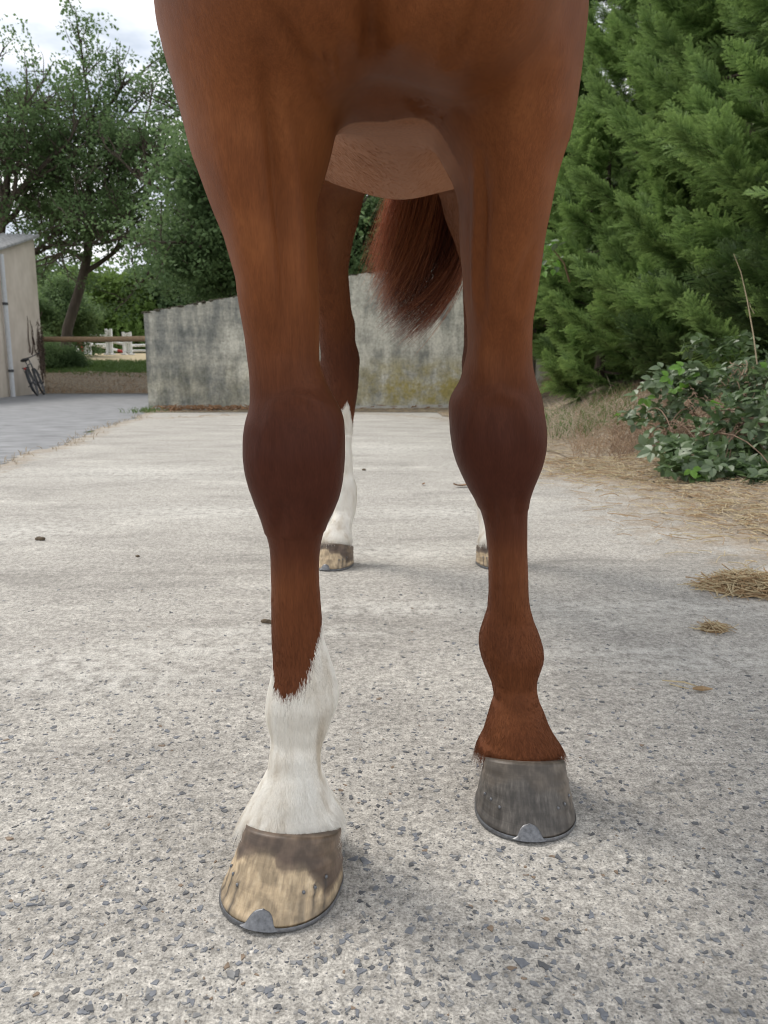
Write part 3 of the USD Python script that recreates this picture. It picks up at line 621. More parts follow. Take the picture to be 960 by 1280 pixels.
pole(100, 425, 104, 440, JY + .4, REDP, 'short red pole leaning by the left jump stand')
for px, m, lb in ((70, WHITE, 'white filler block left of the blue one'), (76.5, BLUE, 'blue filler block at the jump'), (83, WHITE, 'white filler block right of the blue one')):
    p = at(px, 438, JY - .2); z = jz(p[0], JY - .2)
    t = thing('jump_filler', lb, 'filler', (p[0], JY - .2, z))
    b = box((-.12, -.15, .0), (.12, .15, .42)); obj('block', b, m, t); obj('cap', box((-.135, -.17, .422), (.135, .17, .47)), WHITE, t)
# rails of the arena far behind
ar = thing('arena_fence', 'low white arena fence far behind the jumps', 'fence')
for k in range(9):
    x = -17 + k * 2.6; obj('post', box((x - .05, 43.5, jz(x, 43.5) - .1), (x + .05, 43.6, jz(x, 43.5) + .9)), WHITE, ar)
for k in range(8):
    x = -17 + k * 2.6; obj('rail', box((x + .054, 43.52, jz(x, 43.5) + .74), (x + 2.546, 43.57, jz(x, 43.5) + .84)), WHITE, ar)
    
# ------------------------------------------------------------------ vegetation
CONIF = leaf_mat('cypress_green', (0.040, 0.082, 0.026), (0.12, 0.215, 0.06), tip=(0.36, 0.50, 0.16), trans=.35, nscale=1.6)
CONIF_DK = leaf_mat('dark_cypress_green', (0.020, 0.042, 0.014), (0.045, 0.085, 0.024), tip=(0.10, 0.16, 0.045), trans=.2, nscale=1.6)
BARK = simple('grey_brown_bark', (.085, .065, .05), rough=.95, var=.35, scale=12, stretch=(1, 1, .2), bump=.8, bscale=30, bdist=.02)
OAK = leaf_mat('oak_leaf_green', (0.085, 0.14, 0.06), (0.17, 0.25, 0.105), tip=(0.23, 0.33, 0.135), trans=.45, spec=.15, rough=.6, nscale=.5)
LIGHTG = leaf_mat('light_leaf_green', (0.10, 0.155, 0.04), (0.16, 0.245, 0.065), tip=(0.20, 0.29, 0.08), trans=.35, spec=.15, rough=.6, nscale=.6)
PINE = leaf_mat('far_tree_green', (0.085, 0.135, 0.068), (0.14, 0.21, 0.10), tip=(0.17, 0.25, 0.12), trans=.25, spec=.15, rough=.6, nscale=.4)

def cypress_spray(seed, Ls=.42):
    """one flat feathery spray: a stem with side twigs, each set with fine scale-leaf shoots"""
    r = np.random.default_rng(seed)
    V, F, T = [], [], []
    def blade(p, d, n, w, ln, t):
        s = np.cross(d, n); s /= np.linalg.norm(s) + 1e-9
        k = len(V)
        V.extend([p - s * w * .5, p + s * w * .5, p + d * ln * .55 + s * w * .62, p + d * ln, p + d * ln * .55 - s * w * .62])
        T.extend([t * .6, t * .6, t, min(1, t + .25), t])
        F.extend([(k, k + 1, k + 2), (k, k + 2, k + 4), (k + 4, k + 2, k + 3)])
    n_lat = 15
    for i in range(n_lat):
        u = (i + .5) / n_lat
        p = np.array([u * Ls, 0.0, -.10 * Ls * u * u + .03 * math.sin(u * 7 + seed)])
        for sgn in (-1, 1):
            a = math.radians(r.normal(36, 6)) * sgn
            d = np.array([math.cos(a), math.sin(a), r.normal(0, .16)]); d /= np.linalg.norm(d)
            ll = Ls * (.40 * (1 - u) ** .7 + .05) * r.uniform(.7, 1.15) * min(1, .45 + u * 3)
            m = max(3, int(ll / .0115))
            nrm = np.array([r.normal(0, .25), r.normal(0, .25), 1.0]); nrm /= np.linalg.norm(nrm)
            for j in range(m):
                t = (j + .5) / m
                q = p + d * ll * t + np.array([0, 0, -.12 * ll * t * t])
                tipness = np.clip(.15 + .85 * (t * .6 + u * .5) - .25, 0, 1)
                for s2 in (-1, 1):
                    b = math.radians(r.normal(27, 7)) * s2
                    dd = np.array([d[0] * math.cos(b) - d[1] * math.sin(b), d[0] * math.sin(b) + d[1] * math.cos(b), d[2] + r.normal(0, .22)])
                    blade(q, dd / np.linalg.norm(dd), nrm, .0040, .036 * (1 - .55 * t) * r.uniform(.7, 1.2), tipness)
            blade(p + d * ll * .2, d, nrm, .004, ll * .85, .7)
    return (np.array(V), np.array(F)), np.array(T)
SPRAYS = [cypress_spray(s) for s in (1, 2, 3, 4, 5)]

def conifer(name, x, y, h, rad, seed, label, mats, near=True, dens=1.0, z_low=.02, lean=-1):
    r = np.random.default_rng(seed)
    z0 = float(height(x, y))
    t = thing(name, label, 'conifer', (x, y, z0), group=None)
    obj('trunk', tube([(0, 0, -.2), (.02, .03, h * .4), (0, 0, h * .97)], [.022 * h, .015 * h, .004 * h ** .5], 9), BARK, t, smooth=True)
    limbs, pos, fw, up, sc, idx = [], [], [], [], [], []
    nl = int(h * 17.5 * dens)
    for k in range(nl):
        u = ((k + r.random()) / nl) ** .92
        z = z_low + (h - z_low) * u
        az = r.uniform(0, 2 * np.pi)
        ln = rad * (1 - u) ** .7 * r.uniform(.72, 1.14) + .10
        if not near and r.random() < .35: continue
        if math.cos(az) * lean < -.35 and r.random() < .55: continue       # thinner on the side that leans on the next row
        d = np.array([math.cos(az), math.sin(az), 0])
        rise = r.uniform(.12, .55)
        ts = np.linspace(0, 1, 7)
        P = np.array([0, 0, z]) + d * (ln * ts)[:, None] + np.array([0, 0, 1]) * (ln * (rise * ts ** 1.4 - .12 * np.sin(ts * np.pi)))[:, None]
        limbs.append(tube(P, np.linspace(.022, .004, 7), 5))
        m = int(ln / .030)
        for j in range(m):
            tt = .25 + .75 * (j + r.random()) / m
            p = np.array([np.interp(tt, ts, P[:, c]) for c in range(3)])
            tan = P[min(6, int(tt * 6) + 1)] - P[int(min(5, tt * 6))]; tan /= np.linalg.norm(tan)
            a = r.normal(0, .6) * (1.15 - tt * .7)
            ca, sa2 = math.cos(a), math.sin(a)
            f = np.array([tan[0] * ca - tan[1] * sa2, tan[0] * sa2 + tan[1] * ca, tan[2] + r.normal(.08, .28)])
            pos.append(p); fw.append(f); up.append(np.array([r.normal(0, .55), r.normal(0, .55), 1.0])); sc.append(r.uniform(.6, 1.15) * (1.0 if tt < .85 else .85)); idx.append(r.integers(0, 5))
    obj('limbs', cat_meshes(limbs), BARK, t)
    ms = [(SPRAYS[i][0], mats, {'tip': SPRAYS[i][1]}) for i in range(5)]
    scatter('foliage', ms, idx, np.array(pos), frames(np.array(fw), np.array(up)), np.array(sc), t)
    return len(pos)
n_sp = 0
for k, (x, y, h, r0, lb) in enumerate([(2.95, 10.7, 3.6, .95, 'medium conifer beside the right leg, standing out from the hedge'), (3.15, 11.6, 2.4, .95, 'low conifer at the wall foot behind the green weeds'), (3.3, 9.6, 1.9, .8, 'low conifer between the taller hedge conifers and the dead grass'), (3.15, 7.6, 1.5, .7, 'low dark conifer behind the left end of the bramble'), (3.3, 6.0, 1.5, .75, 'low dark conifer right behind the bramble')]):
    n_sp += conifer('cypress_tree', x, y, h, r0, 140 + k, lb, CONIF_DK if k > 2 else CONIF, z_low=-.05, dens=1.5)
# the hedge on the right, nearest first
HEDGE = [(3.9, 12.6, 7.2, 1.45, 'conifer directly in front of the right end of the wall'), (3.75, 4.9, 5.6, 1.25, 'tall green conifer cut off by the right edge'), (3.55, 6.3, 6.0, 1.34, 'bright green feathery conifer above the bramble'), (3.55, 7.9, 6.4, 1.35, 'second green conifer from the bramble in the hedge'),
         (3.6, 9.5, 6.4, 1.35, 'third green conifer from the bramble in the hedge'), (3.75, 11.2, 6.8, 1.35, 'fourth green conifer from the bramble in the hedge')]
for k, (x, y, h, r0, lb) in enumerate(HEDGE):
    n_sp += conifer('cypress_tree', x, y, h, r0, 100 + k, lb, CONIF)
n_sp += conifer('cypress_tree', 3.55, 15.0, 13.0, 1.9, 124, 'dark conifer seen just right of the right shoulder', CONIF_DK)
n_sp += conifer('cypress_tree', 5.0, 13.9, 8.5, 1.9, 120, 'dark conifer behind the right end of the wall', CONIF_DK, near=False)
n_sp += conifer('cypress_tree', 4.9, 7.2, 8.0, 1.8, 121, 'tall dark conifer behind the nearest part of the hedge', CONIF_DK)
n_sp += conifer('cypress_tree', 5.1, 10.4, 8.5, 1.9, 122, 'tall dark conifer behind the far part of the hedge', CONIF_DK)
n_sp += conifer('cypress_tree', 2.35, 12.35, 2.2, .95, 123, 'small conifer leaning over the wall, seen between the legs', CONIF, z_low=.9)

# ---- broadleaf trees
def leaf_cluster(seed, n, R, ls):
    r = np.random.default_rng(seed)
    V, F, T = [], [], []
    for k in range(n):
        c = r.normal(0, 1, 3); c *= R * r.random() ** .4 / np.linalg.norm(c); c[2] *= .7
        d = r.normal(0, 1, 3) + c / R * .8; d[2] -= .1; d /= np.linalg.norm(d)
        s = np.cross(d, r.normal(0, 1, 3) + np.array([0, 0, 1.5])); s /= np.linalg.norm(s)
        nn = np.cross(d, s)
        l = ls * r.uniform(.7, 1.25); w = l * .36
        i = len(V)
        V += [c, c + d * l * .4 + s * w + nn * w * .3, c + d * l, c + d * l * .4 - s * w + nn * w * .3]
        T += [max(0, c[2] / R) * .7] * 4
        F += [(i, i + 1, i + 2), (i, i + 2, i + 3)]
    return (np.array(V), np.array(F)), np.array(T)
CL = [leaf_cluster(s, 40, .36, .105) for s in (1, 2, 3)]
CLF = [leaf_cluster(s + 10, 34, .55, .20) for s in (1, 2, 3)]

def broadleaf(name, x, y, label, trunk, spread, levels, mat, seed, kids=(5, 5, 4), ln0=3.0, ratio=.66, up=.35, clusters=CL, cscale=1.0, cl_per=3, dens=1.0, squash=1.0, cat='tree'):
    """trunk: [(dx, dy, z)] with limbs that fork; leaf clusters sit on the last twigs"""
    r = np.random.default_rng(seed)
    z0 = float(height(x, y))
    t = thing(name, label, cat, (x, y, z0))
    trunk = np.array(trunk, float)
    rr = trunk[-1, 2] * .032
    obj('trunk', tube(trunk, np.linspace(rr * 1.1, rr * .62, len(trunk)), 10), BARK, t, smooth=True)
    tubes, pos = [], []
    def grow(p, d, ln, rad, lev):
        n = 5
        P = [p]; dd = d.copy()
        for k in range(n):
            dd = dd + r.normal(0, .16, 3) + np.array([0, 0, up * .12]); dd /= np.linalg.norm(dd)
            P.append(P[-1] + dd * ln / n * np.array([1, 1, squash]))
        P = np.array(P)
        if rad > .008: tubes.append(tube(P, np.linspace(rad, rad * .5, n + 1), 5 if lev else 7, cap=False))
        if lev >= levels - 1:
            for k in range(cl_per):
                q = P[r.integers(2, n + 1)] + r.normal(0, .22 * cscale, 3)
                pos.append(q)
        if lev >= levels: return
        for k in range(kids[min(lev, len(kids) - 1)]):
            q = P[min(n, int(r.uniform(.35, 1.05) * n))]
            nd = dd * .75 + r.normal(0, .62, 3) * np.array([1, 1, .75]) + np.array([0, 0, up * .3]); nd /= np.linalg.norm(nd)
            grow(q, nd, ln * ratio * r.uniform(.75, 1.2), rad * .52, lev + 1)
    nk = kids[0] + 1
    for k in range(nk):
        f = .45 + .55 * (k + .5) / nk
        p = np.array([np.interp(f * (len(trunk) - 1), np.arange(len(trunk)), trunk[:, c]) for c in range(3)])
        a = k * 2.4 + r.uniform(0, .7)
        d = np.array([math.cos(a) * spread, math.sin(a) * spread, r.uniform(.25, .9)]); d /= np.linalg.norm(d)
        grow(p, d, ln0 * r.uniform(.8, 1.15), rr * .55, 1)
    grow(trunk[-1], np.array([.05, 0, 1.0]), ln0, rr * .6, 1)
    pos = np.array(pos)
    if dens < 1: pos = pos[r.random(len(pos)) < dens]
    obj('limbs', cat_meshes(tubes), BARK, t)
    n = len(pos)
    f = r.normal(0, 1, (n, 3)); f[:, 2] *= .3
    scatter('crown', [(c[0], mat, {'tip': c[1]}) for c in clusters], r.integers(0, 3, n), pos, frames(f, np.tile([0, 0, 1.0], (n, 1)) + r.normal(0, .3, (n, 3))), r.uniform(.7, 1.25, n) * cscale, t)
    return n
nc = 0
def gx_at(px, y): return at(px, 440, y)[0]
# big oak left of the horse and its neighbours
nc += broadleaf('oak_tree', gx_at(70, 27), 27.5, 'large open oak with a leaning trunk, sky showing through', [(0, 0, -.3), (.25, 0, 1.2), (.75, .1, 2.6), (1.1, .1, 3.7), (1.2, 0, 4.7), (1.2, 0, 5.4)], 1.0, 4, OAK, 11, kids=(7, 5, 4, 3), ln0=3.1, ratio=.66, up=.35, cl_per=2, dens=.55)
nc += broadleaf('oak_tree', gx_at(-8, 25), 25.5, 'oak at the left edge rising behind the shed roof', [(0, 0, -.3), (.1, 0, 2.0), (.3, 0, 4.2), (.6, 0, 5.6)], 1.0, 4, OAK, 12, kids=(6, 5, 4, 3), ln0=2.8, ratio=.66, up=.4, cl_per=2, dens=.55)
nc += broadleaf('oak_tree', gx_at(250, 25), 26.0, 'oak partly hidden by the left shoulder of the horse', [(0, 0, -.3), (-.1, 0, 2.0), (-.2, 0, 4.2), (0, 0, 6.0)], 1.0, 4, OAK, 13, kids=(6, 5, 4, 3), ln0=2.8, ratio=.66, up=.4, cl_per=2, dens=.55)
# fuller trees behind the wall and beyond the arena
FAR = [('leafy_tree', 292, 34, 4.6, 2.2, PINE, 31, 'dense green tree behind the left part of the wall'), ('leafy_tree', 300, 18.0, 3.6, 1.8, OAK, 32, 'dense tree behind the wall hidden by the left leg'), ('leafy_tree', 460, 18.5, 3.2, 1.9, OAK, 33, 'dense tree over the wall between the front legs'),
       ('leafy_tree', 560, 19.5, 3.6, 1.9, OAK, 34, 'dense tree over the wall behind the tail'), ('leafy_tree', 130, 56, 2.2, 2.2, LIGHTG, 35, 'light green round tree beyond the arena'), ('leafy_tree', 66, 34, 1.5, 1.3, OAK, 36, 'dark bushy tree behind the shed corner'),
       ('leafy_tree', 172, 62, 2.2, 2.2, PINE, 37, 'grey-green tree beyond the broad jump stand'), ('leafy_tree', 95, 66, 2.6, 2.7, OAK, 38, 'dark tree beyond the tall jump stand'), ('leafy_tree', 232, 60, 4.2, 2.8, PINE, 39, 'tall grey-green tree rising over the left end of the wall'), ('leafy_tree', 20, 60, 3.4, 3.0, OAK, 40, 'dark tree beyond the shed'),
       ('leafy_tree', 150, 74, 2.3, 3.0, OAK, 41, 'farthest dark tree above the sand arena'), ('leafy_tree', 270, 64, 4.5, 3.2, OAK, 42, 'far tree behind the left knee'), ('leafy_tree', 700, 22, 4.5, 2.4, OAK, 43, 'dense tree behind the hedge beside the right leg')]
for nm, px, y, th, ln, mat, sd, lb in FAR:
    big_ = y > 45
    nc += broadleaf(nm, gx_at(px, y), y, lb, [(0, 0, -.3), (.1, 0, th * .5), (0, .1, th)], 1.0, 3, mat, sd, kids=(8, 6, 5), ln0=ln, ratio=.62, up=.15, clusters=CLF if big_ else CL, cscale=(1.7 if big_ else 1.0), cl_per=4)
# low bushes under the trees behind the lane
for k, (px, y, s, mat, lb) in enumerate([(88, 25.6, .55, OAK, 'small dark bush on the bank before the blue filler'), (68, 25.2, .7, OAK, 'dark bush on the bank beside the shed'), (60, 28.5, .9, OAK, 'larger dark bush behind the shed corner')]):
    nc += broadleaf('bank_bush', gx_at(px, y), y, lb, [(0, 0, -.1), (0, 0, .25 * s)], 1.0, 2, mat, 60 + k, kids=(7, 6), ln0=.7 * s, ratio=.6, up=.2, clusters=CL, cscale=.55, cl_per=4, cat='bush')
print('sprays', n_sp, 'clusters', nc)

# ---- bramble
BRAM = leaf_mat('bramble_leaf', (0.050, 0.088, 0.030), (0.10, 0.152, 0.055), trans=.25, rough=.42, spec=.5, nscale=6)
BRAM2 = leaf_mat('bramble_leaf_pale', (0.085, 0.128, 0.062), (0.125, 0.17, 0.088), trans=.22, rough=.42, spec=.5, nscale=6)
BRAM3 = leaf_mat('young_bramble_leaf', (0.10, 0.22, 0.03), (0.16, 0.30, 0.05), trans=.4, rough=.45, nscale=6)
CANE = simple('bramble_cane', (.16, .10, .065), rough=.7, var=.3)
def leaflet(o, d, n, l, w):
    """a folded pointed leaf of 12 triangles"""
    s = np.cross(d, n); s /= np.linalg.norm(s); n = np.cross(s, d)
    u = np.array([0, .22, .5, .78, 1.0]); ww = np.array([0, .8, 1.0, .62, 0]) * w
    mid = o + np.outer(u, d) * l - np.outer(.10 * u ** 2, n) * l
    lt = mid[1:4] + np.outer(ww[1:4], s) + np.outer(ww[1:4] * .28, n); rt = mid[1:4] - np.outer(ww[1:4], s) + np.outer(ww[1:4] * .28, n)
    v = np.vstack([mid, lt, rt])
    f = [(0, 1, 5), (1, 2, 6), (1, 6, 5), (2, 3, 7), (2, 7, 6), (3, 4, 7), (0, 8, 1), (1, 8, 9), (1, 9, 2), (2, 9, 10), (2, 10, 3), (3, 10, 4)]
    return v, np.array(f)
def trifoliate(o, d, n, size, r):
    d = d / np.linalg.norm(d); s = np.cross(d, n); s /= np.linalg.norm(s); n2 = np.cross(s, d)
    V, F = [], []
    for a, k in ((0, 1.0), (1.15, .82), (-1.15, .82)):
        dd = d * math.cos(a) + s * math.sin(a); nn = n2 + r.normal(0, .22, 3)
        v, f = leaflet(o + dd * size * .12, dd, nn / np.linalg.norm(nn), size * k, size * k * .34)
        F.append(f + sum(len(q) for q in V)); V.append(v)
    return np.vstack(V), np.vstack(F)
r_ = np.random.default_rng(77)
bram = thing('bramble', 'sprawling bramble with grey-green leaves at the foot of the hedge', 'bramble')
leaves = []
def bram_leaf(p, size, pale):
    d = r_.normal(0, 1, 3) + np.array([-.5, -.7, -.2]); d[2] *= .5
    n = np.array([-.25, -.55, .8]) + r_.normal(0, .4, 3)
    leaves.append((trifoliate(np.array(p), d, n / np.linalg.norm(n), size, r_), BRAM3 if r_.random() < .03 else (BRAM2 if r_.random() < pale else BRAM), p))
BLOBS = [((1005, 560, 4.2), (.36, .32, .34), 150, .45), ((925, 540, 4.35), (.26, .26, .24), 125, .4), ((965, 478, 4.9), (.34, .35, .17), 120, .65), ((885, 474, 5.0), (.36, .30, .10), 85, .6), ((900, 432, 5.3), (.30, .22, .09), 45, .3), ((845, 485, 5.1), (.24, .25, .14), 60, .6), ((880, 578, 4.15), (.26, .22, .09), 60, .15), ((940, 600, 3.95), (.16, .16, .08), 40, .1), ((830, 552, 4.6), (.12, .12, .06), 18, .3), ((1060, 520, 4.6), (.4, .5, .34), 80, .3), ((815, 520, 5.3), (.22, .2, .08), 34, .4), ((900, 585, 4.0), (.26, .14, .06), 45, .3), ((855, 560, 4.35), (.24, .12, .06), 34, .3), ((965, 612, 3.8), (.2, .14, .07), 40, .3)]
for (px, py, y), rad, n, pale in BLOBS:
    n = int(n * 1.35)
    c = at(px, py, y)
    for k in range(n):
        q = r_.normal(0, 1, 3); q /= np.linalg.norm(q); q *= r_.uniform(.55, 1.08)
        p = c + q * np.array(rad)
        p[2] = max(p[2], float(height(p[0], p[1])) + .03)
        bram_leaf(p, r_.uniform(.045, .085), pale)
leaves.sort(key=lambda l: l[2][1])
rest = {}
for k, ((v, f), m, p) in enumerate(leaves):
    if k % 2 == 0 and k < 560: obj('leaf', (v, f), m, bram, smooth=False)
    else: rest.setdefault(str(m.GetPath()), []).append((v, f))
for mp, ms in rest.items():
    obj('leaf_mass', cat_meshes([trimesh.Trimesh(v, f, process=False) for v, f in ms]), UsdShade.Material.Get(stage, mp), bram, kind='stuff')
for k in range(26):
    (px, py, y), rad, n, pale = BLOBS[r_.integers(0, len(BLOBS))]
    e = at(px, py, y) + r_.normal(0, .6, 3) * np.array(rad)
    rt = np.array([2.15 + r_.normal(0, .3), 5.0 + r_.normal(0, .4), 0]); rt[2] = float(height(rt[0], rt[1]))
    m = (rt + e) / 2 + np.array([0, 0, .25 + .2 * r_.random()])
    ts = np.linspace(0, 1, 9)[:, None]
    P = (1 - ts) ** 2 * rt + 2 * ts * (1 - ts) * m + ts ** 2 * e
    P[:, 2] = np.maximum(P[:, 2], height(P[:, 0], P[:, 1]) + .01)
    obj('cane', tube(P, np.linspace(.006, .002, 9), 5), CANE, bram, smooth=True)
FLW = simple('withered_bramble_flower', (.30, .20, .14), rough=.8, var=.3)
pts, w = straws(np.vstack([at(px, py, 4.75) + r_.normal(0, .04, (40, 3)) for px, py in ((938, 500), (925, 468), (955, 490), (870, 500))]), .035, .005, 1.0, r_)
curves('withered_sprigs', pts, w, FLW, bram, kind='stuff')

# ---- dead grass on the bank, green weeds, tall stalk
GR_D = simple('dead_grass_blade', (.30, .21, .135), rough=.8, var=.35, scale=8); GR_R = simple('russet_dead_grass', (.22, .145, .095), rough=.8, var=.35, scale=8); GR_G = leaf_mat('green_grass_blade', (0.06, 0.11, 0.025), (0.12, 0.19, 0.045), trans=.3)
def blades(n, sampler, hgt, width, r_, leanx=0.0):
    P = np.array([sampler() for _ in range(n)])
    h = hgt * r_.uniform(.4, 1.2, n)
    d = r_.normal(0, .45, (n, 3)); d[:, 2] = 1; d[:, 0] += leanx
    d /= np.linalg.norm(d, axis=1, keepdims=True)
    m = P + d * h[:, None] * .55; e = P + d * h[:, None] + (d * np.array([1, 1, 0]) + r_.normal(0, .12, (n, 3))) * h[:, None] * .5
    e[:, 2] -= .15 * h
    return np.stack([P, m, e], 1), width * r_.uniform(.6, 1.2, (n, 1)) * np.array([[1.0, .8, .2]])
def bank_pt(x0, x1, y0, y1):
    def f():
        x, y = r_.uniform(x0, x1), r_.uniform(y0, y1); return (x, y, float(height(x, y)))
    return f
def on_px(px0, px1, y0, y1):
    def f():
        y = r_.uniform(y0, y1); x = (r_.uniform(px0, px1) - 480) / 960 * y; return (x, y, float(height(x, y)))
    return f
p, w = blades(2400, on_px(715, 905, 5.2, 9.6), .13, .004, r_); tag(curves('dead_grass', p, w, GR_D), 'dry tan grass standing on the bank below the hedge', 'dead grass', kind='stuff')
p, w = blades(900, on_px(765, 905, 5.0, 7.0), .13, .004, r_); tag(curves('russet_grass', p, w, GR_R), 'russet dead grass stems on the bank behind the bramble', 'dead grass', kind='stuff')
p, w = blades(420, on_px(675, 790, 6.6, 9.5), .20, .006, r_); tag(curves('green_weeds', p, w, GR_G), 'green weeds at the foot of the hedge beside the right knee', 'weeds', kind='stuff')
p, w = blades(160, on_px(680, 770, 6.2, 8.0), .38, .004, r_); tag(curves('dry_weeds', p, w, STRAW[2]), 'pale dry grass heads standing among the green weeds', 'weeds', kind='stuff')
p, w = blades(130, lambda: (lambda y: (LANE_EDGE(y) + r_.normal(.03, .05), y, 0.0))(r_.uniform(4.5, 11.6)), .06, .006, r_); tag(curves('edge_grass', p, w, STRAW[2]), 'short dry grass along the joint between lane and concrete', 'grass', kind='stuff')
p, w = blades(150, lambda: (r_.normal(-3.55, .12), r_.normal(11.6, .25), 0.0), .09, .008, r_); tag(curves('wall_end_grass', p, w, GR_G), 'green tuft of grass at the left end of the wall', 'grass', kind='stuff')
def far_pt(x0, x1, y0, y1): return bank_pt(x0, x1, y0, y1)
p, w = blades(9000, far_pt(-13, -4, 23.2, 28.6), .16, .020, r_); tag(curves('bank_grass', p, w, GR_G), 'green grass on the bank beyond the lane', 'grass', kind='stuff')
p, w = blades(3500, far_pt(-13, -4, 21.9, 23.6), .14, .018, r_); tag(curves('bank_dry_grass', p, w, GR_D), 'dry brown grass on the earth bank behind the lane', 'dead grass', kind='stuff')
STALK = simple('dry_stalk', (.42, .33, .22), rough=.7, var=.2)
st_t = thing('dry_stalk', 'tall thin dry stalk bending left before the dark conifer', 'stalk')
obj('stem', tube([at(948, 468, 4.9), at(942, 420, 4.95), at(934, 375, 5.0), at(926, 340, 5.0), at(917, 317, 5.0)], [.004, .0036, .003, .0022, .0012], 6), STALK, st_t, smooth=True)
obj('side_twig', tube([at(943, 392, 4.98), at(938, 384, 4.98), at(937, 378, 5.0)], [.002, .0015, .001], 5), STALK, st_t)
pd = thing('fallen_stalk', 'pale dry stalk lying beside the right front knee', 'stalk')
a, b = ground_at(676, 536), ground_at(716, 520)
obj('stem', tube([a + [0, 0, .01], (a + b) / 2 + [0, 0, .04], b + [0, 0, .05]], [.006, .005, .003], 6), STRAW[2], pd)
# young pale sapling beside the leg
sap = thing('pale_shoot', 'young shoot with pale green leaves sticking out of the hedge beside the right leg', 'shoot', (0, 0, 0))
base = np.array([at(688, 420, 8.6)[0], 8.6, 0]); base[2] = float(height(base[0], base[1]))
tp = at(686, 305, 8.6)
base = at(712, 352, 8.9)
obj('stem', tube([base, (base + tp) / 2 + [.05, 0, 0], tp], [.012, .008, .004], 6), CANE, sap, smooth=True)
for k in range(34):
    c = at(r_.uniform(672, 700), r_.uniform(300, 345), 8.5 + r_.normal(0, .1)); d = r_.normal(0, 1, 3); n = np.array([0, -.6, .8]) + r_.normal(0, .3, 3)
    obj('leaf', leaflet(c, d / np.linalg.norm(d), n / np.linalg.norm(n), .10, .03), BRAM3 if k % 3 else BRAM2, sap)
# ------------------------------------------------------------------ the horse
def coat_material(name, rough=.5, spec=.085, bump=.32):
    n = {'g': ('geometry', {}),
         'mv': ('mapping', {'scale': (1, 1, 0.09)}), 'mf': ('mapping', {'scale': (1, 1, 0.16)}),
         'nj': ('noise_texture', {'scale': 130.0, 'detail': 4.0, 'roughness': 0.6}),        # jagged edge of the white, along the hair
         'nh': ('noise_texture', {'scale': 700.0, 'detail': 4.0, 'roughness': 0.75}),        # hair streaks
         'nb': ('noise_texture', {'scale': 9.0, 'detail': 4.0, 'roughness': 0.6}),          # broad mottling
         'ns': ('noise_texture', {'scale': 34.0, 'detail': 3.0}),
         'aw': ('attribute', {'attribute': 'white'}), 'ad': ('attribute', {'attribute': 'dark'}), 'ap': ('attribute', {'attribute': 'pale'}),
         'mj': ('math', {'math_type': 'multiply_add', 'value2': 0.075, 'value3': -0.0375}), 'aj': ('math', {'math_type': 'add'}),
         'rw': ('map_range', {'from_min': -0.011, 'from_max': 0.011, 'clamp': True}),
         'base': ('rgb_ramp', {'ramp': [(0.25, (0.108, 0.034, 0.0118)), (0.55, (0.148, 0.048, 0.0163)), (0.8, (0.192, 0.067, 0.0232))]}),
         'mb': ('mix', {'mix_type': 'mix', 'fac': 0.5}), 'streak': ('rgb_ramp', {'ramp': [(0.3, (0.80,)*3), (0.7, (1.20,)*3)]}),
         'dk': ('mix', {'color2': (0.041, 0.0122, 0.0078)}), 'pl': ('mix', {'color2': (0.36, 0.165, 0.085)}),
         'ms': ('mix', {'mix_type': 'multiply', 'fac': 0.75}),
         'wr': ('rgb_ramp', {'ramp': [(0.25, (0.55, 0.48, 0.385)), (0.45, (0.76, 0.72, 0.65)), (0.8, (0.84, 0.82, 0.77))]}),
         'nq': ('noise_texture', {'scale': 230.0, 'detail': 3.0, 'roughness': 0.6}), 'rq': ('rgb_ramp', {'ramp': [(0.3, (0.82,)*3), (0.7, (1.2,)*3)]}), 'mq': ('mix', {'mix_type': 'multiply', 'fac': 0.55}),
         'mw': ('mix', {}), 'wm': ('mix', {'mix_type': 'multiply', 'fac': 0.42}), 'b': ('bump', {'strength': bump, 'distance': 0.0018}),
         'p': ('principled_bsdf', {'roughness': rough, 'specular_ior_level': spec})}
    l = [('g.position', 'mv.vector'), ('g.position', 'mf.vector'), ('mf.vector', 'nj.vector'), ('mv.vector', 'nh.vector'), ('g.position', 'nb.vector'), ('mf.vector', 'ns.vector'),
         ('nj.fac', 'mj.value1'), ('mj.value', 'aj.value1'), ('aw.fac', 'aj.value2'), ('aj.value', 'rw.value'),
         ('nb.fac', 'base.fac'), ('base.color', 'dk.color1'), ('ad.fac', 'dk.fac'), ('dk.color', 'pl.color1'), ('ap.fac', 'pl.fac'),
         ('mv.vector', 'nq.vector'), ('nq.fac', 'rq.fac'), ('pl.color', 'mq.color1'), ('rq.color', 'mq.color2'), ('nh.fac', 'streak.fac'), ('mq.color', 'ms.color1'), ('streak.color', 'ms.color2'),
         ('ns.fac', 'wr.fac'), ('ms.color', 'mw.color1'), ('wr.color', 'wm.color1'), ('streak.color', 'wm.color2'), ('wm.color', 'mw.color2'), ('rw.result', 'mw.fac'), ('mw.color', 'p.base_color'),
         ('nh.fac', 'b.height'), ('b.normal', 'p.normal')]
    return usdkit.material(stage, L + name, n, l, surface='p.BSDF')

COAT = coat_material('horse_coat')
HAIR = coat_material('horse_hair', .6, .16, 0.0)

